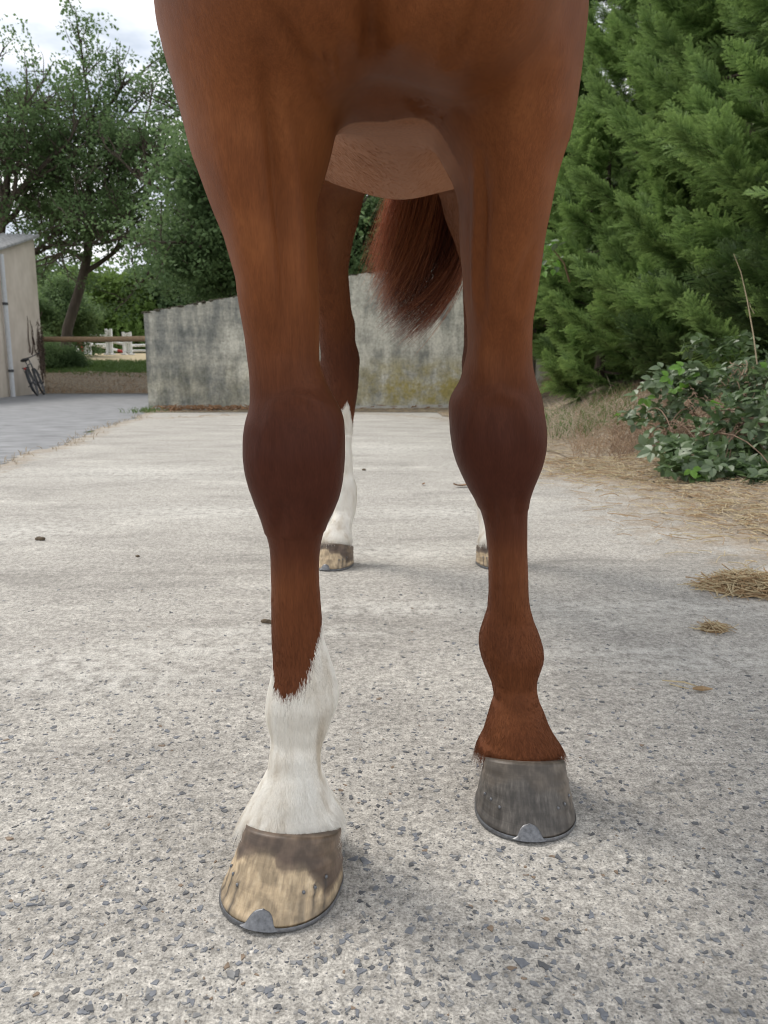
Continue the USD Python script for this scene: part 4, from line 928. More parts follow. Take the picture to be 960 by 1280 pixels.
# outlines of the two forelegs as the camera sees them (row, column), their depth is modelled below
LEFT_OUT = [(-60, 196), (0, 204), (50, 209), (100, 222), (150, 235), (200, 248), (250, 266), (300, 286), (350, 300), (400, 307), (430, 311), (470, 315.5), (500, 316), (515, 314), (530, 309.6), (550, 308), (570, 308.2), (590, 310), (610, 315), (630, 322), (650, 330), (670, 335), (683, 338), (730, 340), (777, 340.4), (800, 340.8), (824, 342.5), (838, 342), (859, 337.8), (878, 334.5), (894, 334.5), (908, 338), (922, 340), (940, 339), (960, 336.5), (980, 327.5), (1000, 316.5), (1015, 308), (1030, 306), (1042, 307), (1070, 307)]
LEFT_IN = [(-60, 440), (60, 436), (130, 424), (150, 417), (165, 415), (180, 412), (200, 407), (220, 401), (235, 396), (250, 393), (270, 392), (300, 393), (350, 395), (380, 396), (427, 396), (453, 396.3), (474, 403), (485, 409), (500, 417), (511, 423), (525, 428), (550, 429), (579, 428.6), (602.5, 426), (619, 423), (638, 416), (654, 407.5), (670, 403), (682, 400), (707, 398), (730, 398), (777, 401.5), (800, 403), (819, 409), (838, 414.6), (859, 420.5), (871, 422), (885, 417.5), (904, 411.5), (918, 405.6), (935, 400.5), (950, 399.5), (962, 399.5), (980, 404.5), (1000, 411), (1015, 420.5), (1027, 422.5), (1040, 422), (1070, 421)]
RIGHT_OUT = [(-60, 728), (0, 724), (50, 721.7), (100, 717), (150, 711), (180, 705), (200, 698), (230, 689), (250, 685), (300, 676), (333, 671.7), (367, 667), (400, 661.8), (427, 661), (457, 662), (478, 666.5), (490, 671), (499.5, 674), (516, 676), (532, 678.6), (549, 679.3), (567, 677.5), (586, 672.8), (602.6, 666.5), (619, 661), (633, 658.7), (661, 657.8), (680, 657.8), (709, 658.4), (742, 659.3), (758, 661), (775, 665.6), (791, 672), (807.5, 677), (820.6, 678), (830, 675.4), (843.6, 671), (857, 669), (873, 671.5), (889.5, 678.7), (906, 685), (922, 693), (932, 700), (943, 704.5), (960, 704)]
RIGHT_IN = [(-60, 520), (60, 522), (130, 531), (157, 535), (173, 545), (193, 555), (213, 566), (233, 573), (253, 576.7), (283, 577), (310, 578), (333, 580.7), (367, 583), (400, 586.5), (427, 587.5), (443, 586), (462, 581), (476, 577.4), (488, 570), (497, 565), (506.5, 563), (520.6, 564), (539, 565), (560, 567.6), (579, 572.7), (595.6, 580), (609.6, 586.8), (626, 596), (642.4, 602.5), (661, 607), (680, 609), (693, 611.5), (742, 611.5), (761.6, 610), (778, 605), (794, 600), (807.5, 599.3), (820.6, 602), (833.8, 607), (850, 614), (870, 618.5), (886, 614), (902.6, 610), (922, 605), (935, 598), (945, 596), (960, 597)]
# (height, front, back) of a foreleg relative to the middle of the cannon bone
FORE_DEPTH = np.array([(0.03, -0.095, 0.060), (0.075, -0.081, 0.055), (0.10, -0.064, 0.045), (0.125, -0.043, 0.038), (0.15, -0.030, 0.042), (0.175, -0.030, 0.060), (0.195, -0.031, 0.068), (0.215, -0.026, 0.060), (0.245, -0.020, 0.048), (0.30, -0.019, 0.047),
                       (0.37, -0.0195, 0.050), (0.40, -0.024, 0.053), (0.43, -0.032, 0.056), (0.46, -0.041, 0.062), (0.49, -0.045, 0.066), (0.52, -0.043, 0.066), (0.555, -0.034, 0.060), (0.60, -0.036, 0.062), (0.66, -0.048, 0.085), (0.74, -0.060, 0.115), (0.82, -0.078, 0.150), (0.90, -0.100, 0.185), (1.0, -0.120, 0.20), (1.2, -0.10, 0.22)])

def leg_table(out, inn, y0, lean):
    """rows (z, x middle, half width, front, back) from the outlines; lean(z): how far the leg stands back from y0 at that height"""
    o, i = np.array(sorted(out)), np.array(sorted(inn))
    rows = []
    for py in np.arange(-55, min(o[-1, 0], i[-1, 0]) + 0.1, 5.0):
        xl, xr = sorted((np.interp(py, o[:, 0], o[:, 1]), np.interp(py, i[:, 0], i[:, 1])))
        z = 0.5
        for _ in range(8):
            f, b = np.interp(z, FORE_DEPTH[:, 0], FORE_DEPTH[:, 1]), np.interp(z, FORE_DEPTH[:, 0], FORE_DEPTH[:, 2])
            y = y0 + lean(z) + (f + b) / 2
            z = 0.5 * z + 0.5 * zat(py, y)
        a, c = at(xl, py, y), at(xr, py, y)
        rows.append((z, (a[0] + c[0]) / 2, (c[0] - a[0]) / 2, y0 + lean(z) + f, y0 + lean(z) + b))
    r = np.array(sorted(rows))
    return r

YL, YR = 0.855, 1.012
lean_l = lambda z: 0.0 + 0.015 * sstep(0.55, 1.0, z)
lean_r = lambda z: -0.075 * sstep(0.5, 1.0, z)
LEG_L = leg_table(LEFT_OUT, LEFT_IN, YL, lean_l)
LEG_R = leg_table(RIGHT_OUT, RIGHT_IN, YR, lean_r)

# hind legs: (z, x, half width, front, back)
def hind(xh, xf, xc, xk, xg, xt, s):
    return np.array([(0.03, xh, 0.058, 2.215, 2.33), (0.075, xh * .8 + xf * .2, 0.055, 2.245, 2.345), (0.11, xh * .5 + xf * .5, 0.040, 2.285, 2.365), (0.15, xf, 0.036, 2.32, 2.385),
                     (0.19, xf, 0.041, 2.325, 2.41), (0.23, xf, 0.040, 2.33, 2.41), (0.27, xc, 0.030, 2.345, 2.405), (0.36, xc, 0.026, 2.352, 2.408), (0.44, xc, 0.030, 2.35, 2.42),
                     (0.50, xk, 0.043, 2.342, 2.44), (0.56, xk, 0.050, 2.335, 2.465), (0.62, xk - .006 * s, 0.057, 2.325, 2.495), (0.67, xk * .8 + xg * .2 - .008 * s, 0.053, 2.315, 2.50), (0.72, xk * .5 + xg * .5, 0.052, 2.29, 2.475),
                     (0.80, xg, 0.064, 2.24, 2.45), (0.88, xg * .7 + xt * .3, 0.066, 2.17, 2.47), (0.96, xg * .4 + xt * .6, 0.090, 2.08, 2.53), (1.04, xt, 0.125, 2.0, 2.58), (1.15, xt, 0.14, 1.95, 2.62), (1.35, xt, 0.13, 1.95, 2.60)])
HIND_L = hind(-0.156, -0.122, -0.123, -0.128, -0.165, -0.19, 1)
HIND_R = hind(0.345, 0.322, 0.315, 0.292, 0.300, 0.295, -1)

def surface_nets(F, xs, ys, zs):
    """one vertex per cell the surface passes, one quad per grid edge it crosses"""
    nx, ny, nz = F.shape
    ins = F < 0
    cnt = np.zeros((nx - 1, ny - 1, nz - 1), np.int8)
    for dx in (0, 1):
        for dy in (0, 1):
            for dz in (0, 1):
                cnt += ins[dx:nx - 1 + dx, dy:ny - 1 + dy, dz:nz - 1 + dz]
    act = (cnt > 0) & (cnt < 8)
    cells = np.argwhere(act)
    ident = np.full(act.shape, -1, np.int32); ident[act] = np.arange(len(cells))
    acc, num = np.zeros((len(cells), 3)), np.zeros(len(cells))
    i, j, k = cells.T
    for ax in range(3):
        o1, o2 = [a for a in range(3) if a != ax]
        for u in (0, 1):
            for w in (0, 1):
                off = np.zeros(3, int); off[o1] = u; off[o2] = w
                off2 = off.copy(); off2[ax] = 1
                fa = F[i + off[0], j + off[1], k + off[2]].astype(float); fb = F[i + off2[0], j + off2[1], k + off2[2]].astype(float)
                cr = (fa < 0) != (fb < 0)
                t = np.where(cr, fa / np.where(cr, fa - fb, 1), 0)
                p = np.tile(off.astype(float), (len(cells), 1)); p[:, ax] = t
                acc[cr] += p[cr]; num[cr] += 1
    p = cells + acc / num[:, None]
    v = np.column_stack([np.interp(p[:, a], np.arange(len(g)), g) for a, g in enumerate((xs, ys, zs))])
    quads = []
    for ax in range(3):
        o1, o2 = (ax + 1) % 3, (ax + 2) % 3
        sa_ = [slice(None)] * 3; sb = [slice(None)] * 3
        sa_[ax] = slice(0, -1); sb[ax] = slice(1, None)
        A, B = ins[tuple(sa_)], ins[tuple(sb)]
        e = np.argwhere(A != B)
        e = e[(e[:, o1] > 0) & (e[:, o2] > 0) & (e[:, o1] < F.shape[o1] - 1) & (e[:, o2] < F.shape[o2] - 1)]
        d1, d2 = np.zeros(3, int), np.zeros(3, int); d1[o1] = 1; d2[o2] = 1
        q = np.stack([ident[tuple((e - d1 - d2).T)], ident[tuple((e - d2).T)], ident[tuple(e.T)], ident[tuple((e - d1).T)]], 1)
        flip = ~A[tuple(e.T)]
        q[flip] = q[flip][:, ::-1]
        quads.append(q)
    return v, np.vstack(quads)

def horse_body():
    def axis(parts):
        out = []
        for a, b, s in parts:
            out.append(np.arange(a, b - s * .3, s))
        return np.concatenate(out)
    xs = axis([(-.46, -.32, .016), (-.32, .34, .0052), (.34, .52, .012)])
    ys = axis([(-.20, .66, .022), (.66, 1.22, .0052), (1.22, 2.18, .020), (2.18, 2.54, .008), (2.54, 2.86, .02)])
    zs = axis([(.035, .98, .0052), (.98, 2.30, .016)])
    X, Y, Z = (a.astype(np.float32) for a in np.meshgrid(xs, ys, zs, indexing='ij', sparse=True))
    shape = (len(xs), len(ys), len(zs))
    F = np.full(shape, 9.0, np.float32)

    def smin(a, b, k):
        h = np.clip(0.5 + 0.5 * (b - a) / k, 0, 1)
        return b + (a - b) * h - k * h * (1 - h)

    def block(x0, x1, y0, y1, z0, z1):
        return tuple(slice(max(0, np.searchsorted(g, lo) - 2), np.searchsorted(g, hi) + 2) for g, lo, hi in ((xs, x0, x1), (ys, y0, y1), (zs, z0, z1)))

    def add(bl, f, k):
        F[bl] = smin(F[bl], f.astype(np.float32), k) if k > 0 else np.minimum(F[bl], f)

    def leg(T, n, k, ztop):
        m = 0.1
        zz = T[:, 0]
        bl = block((T[:, 1] - T[:, 2]).min() - m, (T[:, 1] + T[:, 2]).max() + m, T[:, 3].min() - m, T[:, 4].max() + m, zz[0] - .02, ztop + m)
        x, y, z = X[bl[0]], Y[:, bl[1]], Z[:, :, bl[2]]
        cx, a, f, b = (np.interp(z.ravel(), zz, T[:, c]).reshape(z.shape) for c in (1, 2, 3, 4))
        cy, h = (f + b) / 2, (b - f) / 2
        nn = n(z)
        r = ((np.abs(x - cx) / a) ** nn + (np.abs(y - cy) / h) ** nn) ** (1 / nn)
        d = (r - 1) * np.minimum(a, h) * 0.95
        d = np.maximum(d, z - ztop)
        add(bl, np.broadcast_to(d, F[bl].shape), k)

    # trunk: y, x middle, bottom, top, half width
    T = np.array([(.68, 0, 1.06, 1.20, .06), (.72, -.005, .985, 1.33, .15), (.77, -.008, .925, 1.42, .19), (.84, -.01, .890, 1.49, .205), (.92, -.008, .880, 1.54, .208), (1.0, 0, .882, 1.57, .215), (1.15, .01, .890, 1.60, .25), (1.4, .025, .895, 1.57, .30), (1.55, .035, .912, 1.56, .315), (1.7, .045, .955, 1.55, .325), (2.0, .065, 1.03, 1.57, .315), (2.25, .08, 1.08, 1.58, .295), (2.45, .092, 1.16, 1.55, .255), (2.6, .10, 1.25, 1.47, .17), (2.66, .10, 1.32, 1.42, .08)])
    bl = block(-.5, .55, .55, 2.8, .75, 1.8)
    x, y, z = X[bl[0]], Y[:, bl[1]], Z[:, :, bl[2]]
    cx, zb, zt, hw = (np.interp(y.ravel(), T[:, 0], T[:, c]).reshape(y.shape) for c in (1, 2, 3, 4))
    # upper outline narrower than the lower one
    cz, hz = (zb + zt) / 2, (zt - zb) / 2
    rz = (z - cz) / hz
    r = (np.abs((x - cx) / hw) ** 2.25 + np.abs(rz) ** 2.25) ** (1 / 2.25)
    d = (r - 1) * np.minimum(hw, hz)
    d = np.maximum(d, np.maximum(.672 - y, y - 2.67))
    add(bl, np.broadcast_to(d, F[bl].shape), 0)
    nfore = lambda z: 2.15 + 0.75 * np.exp(-((z - .49) / .06) ** 2) + 0.15 * np.exp(-((z - .2) / .03) ** 2)
    leg(LEG_L, nfore, .035, 1.02)
    leg(LEG_R, nfore, .035, 1.02)
    nh = lambda z: 2.2 + 0 * z
    leg(HIND_L, nh, .06, 1.30)
    leg(HIND_R, nh, .06, 1.30)

    def ell(c, r, k):
        m = .12
        bl = block(c[0] - r[0] - m, c[0] + r[0] + m, c[1] - r[1] - m, c[1] + r[1] + m, c[2] - r[2] - m, c[2] + r[2] + m)
        q = np.sqrt(((X[bl[0]] - c[0]) / r[0]) ** 2 + ((Y[:, bl[1]] - c[1]) / r[1]) ** 2 + ((Z[:, :, bl[2]] - c[2]) / r[2]) ** 2)
        add(bl, (q - 1) * min(r), k)
    def cone(p, q, r0, r1, k):
        p, q = np.array(p, float), np.array(q, float)
        lo, hi = np.minimum(p, q) - max(r0, r1) - .12, np.maximum(p, q) + max(r0, r1) + .12
        bl = block(lo[0], hi[0], lo[1], hi[1], lo[2], hi[2])
        dlt = q - p
        x, y, z = X[bl[0]] - p[0], Y[:, bl[1]] - p[1], Z[:, :, bl[2]] - p[2]
        t = np.clip((x * dlt[0] + y * dlt[1] + z * dlt[2]) / (dlt @ dlt), 0, 1)
        dd = np.sqrt((x - t * dlt[0]) ** 2 + (y - t * dlt[1]) ** 2 + (z - t * dlt[2]) ** 2) - (r0 + (r1 - r0) * t)
        add(bl, dd, k)
    # breast muscles either side of the breastbone
    ell((-.085, .80, .965), (.085, .10, .105), .05)
    ell((.075, .80, .965), (.085, .10, .105), .05)
    cone((-.005, .98, .938), (.03, 1.50, .975), .055, .06, .06)
    # hocks: point of the hock
    cone((-.128, 2.49, .655), (-.128, 2.49, .60), .026, .024, .03)
    cone((.292, 2.49, .655), (.292, 2.49, .60), .026, .024, .03)
    for px, py, r in ((438, 408, .026), (440, 446, .028), (438, 488, .026), (402, 470, .03)):
        c = at(px, py, 2.42); ell((c[0] - .006, 2.42, c[2]), (r * .8, r, r * 1.25), .02)
    for px, py, r in ((590, 420, .026), (588, 455, .028)):
        c = at(px, py, 2.42); ell((c[0] + .004, 2.42, c[2]), (r * .8, r, r * 1.25), .02)
    # neck and head, above the picture
    cone((0, 1.0, 1.42), (0, .60, 1.68), .20, .17, .08)
    cone((0, .60, 1.68), (-.01, .25, 1.98), .17, .11, .06)
    cone((-.01, .22, 1.98), (-.02, .05, 1.80), .115, .095, .05)
    cone((-.02, .05, 1.80), (-.02, -.10, 1.56), .09, .062, .05)
    for s in (-1, 1):
        cone((-.01 + s * .06, .27, 2.06), (-.01 + s * .075, .25, 2.19), .03, .008, .02)
    # the leg ends along the slanting coronet
    def coronet(xc, y0, zt, zh, yh):
        bl = block(xc - .12, xc + .12, y0 - .1, yh + .15, .0, .2)
        y, z = Y[:, bl[1]], Z[:, :, bl[2]]
        F[bl] = np.maximum(F[bl], (zt + (zh - zt) * (y - y0) / (yh - y0) - z).astype(np.float32))
    coronet(-.11, YL - .085, .074, .046, YL + .03)
    coronet(.187, YR - .085, .076, .046, YR + .03)
    coronet(-.15, 2.24, .072, .048, 2.36)
    coronet(.34, 2.24, .072, .048, 2.36)
    v, q = surface_nets(F, xs, ys, zs)
    f = np.vstack([q[:, [0, 1, 2]], q[:, [0, 2, 3]]])
    m = trimesh.Trimesh(v, f, process=False)
    import scipy.sparse as sp
    # light smoothing (lattice steps only)
    e = m.edges_unique
    A = sp.coo_matrix((np.ones(len(e) * 2), (np.r_[e[:, 0], e[:, 1]], np.r_[e[:, 1], e[:, 0]])), shape=(len(v),) * 2).tocsr()
    deg = np.maximum(np.asarray(A.sum(1)).ravel(), 1)
    far = ((v[:, 1] > 1.25) | (v[:, 2] > 1.0))
    for _ in range(4):
        for lam in (.5, -.52):
            v = v + lam * ((A @ v) / deg[:, None] - v)
    for _ in range(25):
        v[far] = (v + .5 * ((A @ v) / deg[:, None] - v))[far]
    return v, f

bv, bf = horse_body()
def vnormals(v, f):
    n = np.zeros_like(v); c = np.cross(v[f[:, 1]] - v[f[:, 0]], v[f[:, 2]] - v[f[:, 0]])
    for k in range(3): np.add.at(n, f[:, k], c)
    return n / np.maximum(np.linalg.norm(n, axis=1, keepdims=True), 1e-12)
bn = vnormals(bv, bf)

# muscle grooves, veins, skin folds: (polyline as seen, width, height in mm, depth range)
RELIEF = [([(326, 60), (336, 140), (345, 200), (353, 280), (357, 350), (352, 440)], 11, -10.0), ([(345, 120), (362, 200), (374, 300), (378, 400)], 11, 4.0), ([(300, 330), (318, 420)], 18, 2.0),
          ([(425, 131), (412, 95), (402, 55)], 3.6, -5.0), ([(423, 140), (405, 100), (392, 62)], 3.2, -4.0), ([(421, 150), (398, 118), (380, 80)], 3.2, -3.2), ([(428, 128), (424, 90), (422, 60)], 3.6, -4.5),
          ([(537, 158), (527, 140), (505, 112)], 3.4, -5.0), ([(537, 158), (530, 132), (515, 104)], 3.2, -4.8), ([(538, 160), (538, 130), (530, 96)], 3.2, -4.4), ([(540, 162), (546, 132), (546, 100)], 3.2, -4.0), ([(543, 168), (556, 140), (560, 110)], 3.2, -3.2),
          ([(533, 152), (515, 148), (495, 150)], 3.2, -3.2),
          ([(564, 20), (562, 80), (572, 128), (580, 140)], 9, -5.0), ([(603, 190), (606, 260), (603, 340), (606, 400)], 6, -4.0), ([(597, 190), (599, 260), (596, 340), (598, 400)], 6, 4.0), ([(586, 215), (588, 300), (592, 380)], 3, -2.0),
          ([(668, 300), (652, 350), (640, 400)], 8, -5.0), ([(640, 380), (628, 430), (622, 470)], 10, -4.0), ([(600, 420), (605, 480)], 8, 2.0),
          ([(645, 690), (643, 775)], 4, 2.5), ([(622, 680), (622, 770)], 5, -2.0), ([(386, 690), (388, 760), (392, 795)], 4, -3.0), ([(612, 720), (606, 800)], 6, 1.5), ([(352, 690), (352, 800)], 6, 1.0),
          ([(326, 545), (330, 600)], 10, 2.0), ([(415, 540), (412, 590)], 8, 2.0), ([(330, 522), (370, 512), (412, 520)], 7, 1.6),
          ([(466, -20), (464, 60), (470, 85)], 14, -9.0), ([(330, -10), (372, 60), (418, 124)], 9, -5.0), ([(390, -10), (440, 40), (462, 90)], 16, 4.0), ([(545, -10), (505, 40), (480, 90)], 16, 4.0), ([(600, -10), (578, 60), (548, 140)], 9, -5.0), ([(262, 120), (300, 260), (322, 400)], 16, 4.0), ([(640, 60), (640, 200), (632, 330)], 20, 4.0), ([(330, 560), (346, 505), (372, 495), (400, 508), (414, 560)], 9, 3.5), ([(585, 550), (600, 500), (622, 490), (648, 503), (662, 550)], 9, 3.5), ([(372, 530), (372, 600)], 12, 3.0), ([(622, 520), (624, 590)], 12, 3.0), ([(352, 625), (350, 672)], 6, -3.0), ([(392, 625), (390, 672)], 6, -3.0), ([(616, 615), (618, 660)], 6, -3.0), ([(646, 610), (646, 660)], 6, -3.0)]
px_, py_ = project(bv)
front = (bn[:, 1] < -0.05) & (bv[:, 1] < 1.15) & (bv[:, 2] < 1.05)
disp = np.zeros(len(bv)); hi_ = disp.copy(); lo_ = disp.copy()
for line, w, hgt in RELIEF:
    d, tt = seg_dist(px_[front], py_[front], line, True)
    new = hgt * 0.0014 * np.exp(-(d / w) ** 2) * sstep(.05, .4, -bn[front, 1]) * np.sin(np.pi * np.clip(tt, .02, .98)) ** .6
    hi_[front] = np.maximum(hi_[front], new); lo_[front] = np.minimum(lo_[front], new)
disp = hi_ + lo_
disp += 0.0012 * meshkit.fbm(bv * 22.0) * (bv[:, 1] < 1.3) + .0030 * meshkit.fbm(bv * np.array([9, 9, 5.0])) * (bv[:, 2] > .4)
bv = bv + bn * disp[:, None]
bn = vnormals(bv, bf)

def coat_attrs(v, n):
    x, y, z = v.T
    white = np.full(len(v), -1.0)
    # socks: the near side fore, both hinds
    cl = np.interp(z, LEG_L[:, 0], LEG_L[:, 1]); al = np.interp(z, LEG_L[:, 0], LEG_L[:, 2])
    xr = np.clip((x - cl) / al, -1.3, 1.3)
    on_l = (y < 1.15) & (x < 0.03) & (z < .45)
    zb = .201 + .050 * np.clip(xr + .15, 0, 1.2) + .010 * sstep(-.5, -1.0, xr) + 0.03 * sstep(-.02, .06, y - YL)
    white[on_l] = (zb - z)[on_l]
    hindm = (y > 2.0) & (z < .75)
    side = np.where(x < .1, x - HIND_L[6, 1], x - HIND_R[6, 1])
    zh = .470 - .13 * sstep(2.375, 2.40, y) - .09 * sstep(.012, .03, np.where(x < .1, side, -side)) + .02 * np.sin(side * 60)
    white[hindm] = (zh - z)[hindm]
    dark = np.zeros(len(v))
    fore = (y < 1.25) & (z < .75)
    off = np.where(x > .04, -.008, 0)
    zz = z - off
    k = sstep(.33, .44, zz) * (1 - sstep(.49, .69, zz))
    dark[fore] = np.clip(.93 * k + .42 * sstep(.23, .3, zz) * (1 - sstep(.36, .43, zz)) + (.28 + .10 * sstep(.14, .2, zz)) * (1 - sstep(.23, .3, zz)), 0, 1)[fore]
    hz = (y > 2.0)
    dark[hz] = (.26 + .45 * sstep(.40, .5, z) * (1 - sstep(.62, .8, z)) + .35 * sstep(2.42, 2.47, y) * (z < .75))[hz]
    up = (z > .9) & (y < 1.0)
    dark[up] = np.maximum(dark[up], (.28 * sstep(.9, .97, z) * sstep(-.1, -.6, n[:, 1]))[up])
    pale = np.zeros(len(v))
    bel = (y > .95) & (z > .74)
    pale[bel] = (sstep(.76, .9, z) * (1 - sstep(.10, .17, np.abs(x - .015 - .02 * (y - 1)))) * np.clip(.50 * sstep(.1, .55, -n[:, 2]) * sstep(.76, .90, y) * (1 - .8 * sstep(1.7, 1.95, y)), 0, 1))[bel]
    th = (y > 1.9) & (z > .7)
    inner = np.where(x < .09, n[:, 0], -n[:, 0])
    pale[th] = np.maximum(pale[th], (.16 * sstep(.2, .8, inner) * sstep(.72, .95, z))[th])
    pale = pale * np.clip(.85 + 1.9 * meshkit.fbm(v * np.array([6.0, 22, 22])), .2, 1.45)
    return dict(white=white, dark=dark, pale=pale)

horse = thing('horse', 'chestnut horse seen low from the front, with one white front sock', 'horse')
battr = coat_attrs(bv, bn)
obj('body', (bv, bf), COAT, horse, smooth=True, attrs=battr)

# short lying coat hair on the forelegs, longer over the hooves
def fur(name, n, zlo, zhi, length, want_white, width, lift, label=None, ylo=.5, yhi=1.2, nzmax=9.0):
    fc = bv[bf[:, 0]]; fn = bn[bf[:, 0]]
    toc = np.array([0, 0, H]) - fc; dist = np.linalg.norm(toc, axis=1)
    facing = (fn * toc).sum(1) / dist
    sel = np.nonzero((fc[:, 1] < yhi) & (fc[:, 1] > ylo) & (fc[:, 2] < zhi) & (fc[:, 2] > zlo) & (facing > -.45) & (fn[:, 2] + rng.uniform(-.22, .22, len(fn)) < nzmax))[0]
    tri = bv[bf[sel]]
    area = np.linalg.norm(np.cross(tri[:, 1] - tri[:, 0], tri[:, 2] - tri[:, 0]), axis=1) / dist[sel] ** 1.6 * np.where(facing[sel] < .05, .4, 1)
    # thinner where the camera is farther from the skin
    pick = rng.choice(len(sel), n, p=area / area.sum())
    w = rng.dirichlet((1, 1, 1), n)
    fi = bf[sel[pick]]
    p = (bv[fi] * w[:, :, None]).sum(1); nn = (bn[fi] * w[:, :, None]).sum(1)
    nn /= np.linalg.norm(nn, axis=1, keepdims=True)
    at_ = coat_attrs(p, nn)
    jag = .03 * meshkit.fbm(p * np.array([70, 70, 9.0]))
    is_w = (at_['white'] + jag + rng.normal(0, .005, n)) > 0
    keep = is_w == want_white
    if not want_white and yhi < 1.3: keep &= rng.random(n) > sstep(.13, .40, p[:, 2]) ** .6
    if ylo == .95: keep &= rng.random(n) < sstep(.98, 1.25, p[:, 1])
    p, nn = p[keep], nn[keep]; m = len(p)
    down = np.array([0, 0, -1.0]) + np.array([0, .7, 0]) * sstep(.80, .95, p[:, 2])[:, None] * sstep(.9, 1.1, p[:, 1])[:, None] + rng.normal(0, .12, (m, 3)) + np.array([.25, 0, 0]) * meshkit.fbm(p * 14.0)[:, None]
    tdir = down - nn * (down * nn).sum(1)[:, None]
    tdir /= np.maximum(np.linalg.norm(tdir, axis=1, keepdims=True), .3)
    ln = length * rng.uniform(.6, 1.2, m) * (1 + .7 * (1 - sstep(.06, .12, p[:, 2])))
    rimz = np.where(p[:, 1] > 1.3, -1.0, 0) + np.where(p[:, 0] > .04, .076 - .028 * (p[:, 1] - YR + .085) / .115, .074 - .028 * (p[:, 1] - YL + .085) / .115)
    rim = 1 - sstep(.004, .022, p[:, 2] - rimz)
    ln = ln * (1 + 1.5 * rim * rng.uniform(.3, 1.2, m)); lift = (lift + .0 * rim)[:, None]
    d0 = tdir + nn * lift
    p1 = p + d0 * ln[:, None] * .5
    p2 = p1 + (tdir + nn * lift * .3 + np.array([0, 0, -.15])) * ln[:, None] * .5
    pts = np.stack([p - nn * .0005, p1, p2], 1)
    return curves(name, pts, np.array([1.0, .8, .2]) * width, HAIR, horse, {k: (np.where(want_white, .2, -1.0) * np.ones(m) if k == 'white' else v[keep]) for k, v in at_.items()}, label=label, kind='stuff')
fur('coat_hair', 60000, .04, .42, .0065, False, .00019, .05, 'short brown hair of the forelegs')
fur('coat_hair', 22000, .74, 1.06, .011, False, .00022, .06, 'short hair of the belly', .95, 1.8)
fur('coat_hair', 30000, .08, 1.16, .012, False, .0004, .06, 'brown hair of the hind legs', 1.9, 2.6)
fur('coat_hair', 30000, .06, .55, .013, True, .0006, .08, 'white hair of the hind stockings', 1.9, 2.6)
fur('coat_hair', 120000, .04, .34, .0090, True, .00028, .15, 'white hair of the front sock')

# ------------------------------------------------------------------ hooves
def hoof_material(name, ramp_mid, dark, light, band, banded):
    n = {'g': ('geometry', {}), 'as': ('attribute', {'attribute': 'rise'}), 'aa': ('attribute', {'attribute': 'around'}),
         'cv': ('combine_xyz', {}), 'mst': ('mapping', {'scale': (26.0, 1.1, 1)}), 'mr': ('mapping', {'scale': (2.2, 26.0, 1)}),
         'ns': ('noise_texture', {'scale': 3.0, 'detail': 5.0, 'roughness': 0.65}), 'nr': ('noise_texture', {'scale': 1.0, 'detail': 3.0}),
         'np': ('noise_texture', {'scale': 55.0, 'detail': 4.0}), 'nj': ('noise_texture', {'scale': 2.1, 'detail': 4.0, 'roughness': 0.6}),
         'mjm': ('mapping', {'scale': (4.5, 0.5, 1)}),
         'c': ('rgb_ramp', {'ramp': [(0.25, dark), (0.5, ramp_mid), (0.72, light)]}),
         'mj': ('math', {'math_type': 'multiply_add', 'value2': 0.35, 'value3': 0.325}), 'sj': ('math', {'math_type': 'add'}),
         'ab': ('attribute', {'attribute': 'band'}), 'ast': ('attribute', {'attribute': 'stain'}), 'mst2': ('mix', {'color2': (0.05, 0.042, 0.036)}), 'msf2': ('math', {'math_type': 'multiply'}), 'bs': ('rgb_ramp', {'ramp': [(0.44, (0, 0, 0)), (0.51, (banded * .8,)*3), (0.6, (banded,)*3), (1.0, (banded * .9,)*3)]}),
         'mb': ('mix', {'color2': band}),
         'sm': ('math', {'math_type': 'multiply', 'value2': 1.0}),
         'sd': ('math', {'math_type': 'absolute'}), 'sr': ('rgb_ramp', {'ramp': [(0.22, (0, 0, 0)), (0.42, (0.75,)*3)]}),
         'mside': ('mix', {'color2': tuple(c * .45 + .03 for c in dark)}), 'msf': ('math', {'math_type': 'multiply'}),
         'sp': ('rgb_ramp', {'ramp': [(0.42, (0.45,)*3), (0.6, (1,)*3)]}), 'mm': ('mix', {'mix_type': 'multiply', 'fac': 0.7}),
         'ah': ('math', {'math_type': 'add'}), 'b': ('bump', {'strength': 0.25, 'distance': 0.0014}),
         'p': ('principled_bsdf', {'roughness': 0.48, 'specular_ior_level': 0.4})}
    l = [('aa.fac', 'cv.x'), ('as.fac', 'cv.y'), ('cv.vector', 'mst.vector'), ('cv.vector', 'mr.vector'), ('cv.vector', 'mjm.vector'), ('mst.vector', 'ns.vector'), ('mr.vector', 'nr.vector'), ('g.position', 'np.vector'), ('mjm.vector', 'nj.vector'),
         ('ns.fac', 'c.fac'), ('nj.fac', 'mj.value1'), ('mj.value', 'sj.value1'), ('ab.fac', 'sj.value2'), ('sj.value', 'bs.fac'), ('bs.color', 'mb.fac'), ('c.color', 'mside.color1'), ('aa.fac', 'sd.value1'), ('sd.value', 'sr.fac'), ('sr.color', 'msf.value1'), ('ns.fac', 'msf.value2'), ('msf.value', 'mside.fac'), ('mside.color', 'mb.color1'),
         ('np.fac', 'sp.fac'), ('ast.fac', 'msf2.value1'), ('ns.fac', 'msf2.value2'), ('msf2.value', 'mst2.fac'), ('mb.color', 'mst2.color1'), ('mst2.color', 'mm.color1'), ('sp.color', 'mm.color2'), ('mm.color', 'p.base_color'), ('nr.fac', 'ah.value1'), ('ns.fac', 'ah.value2'), ('ah.value', 'b.height'), ('b.normal', 'p.normal')]
    return usdkit.material(stage, L + name, n, l, surface='p.BSDF')
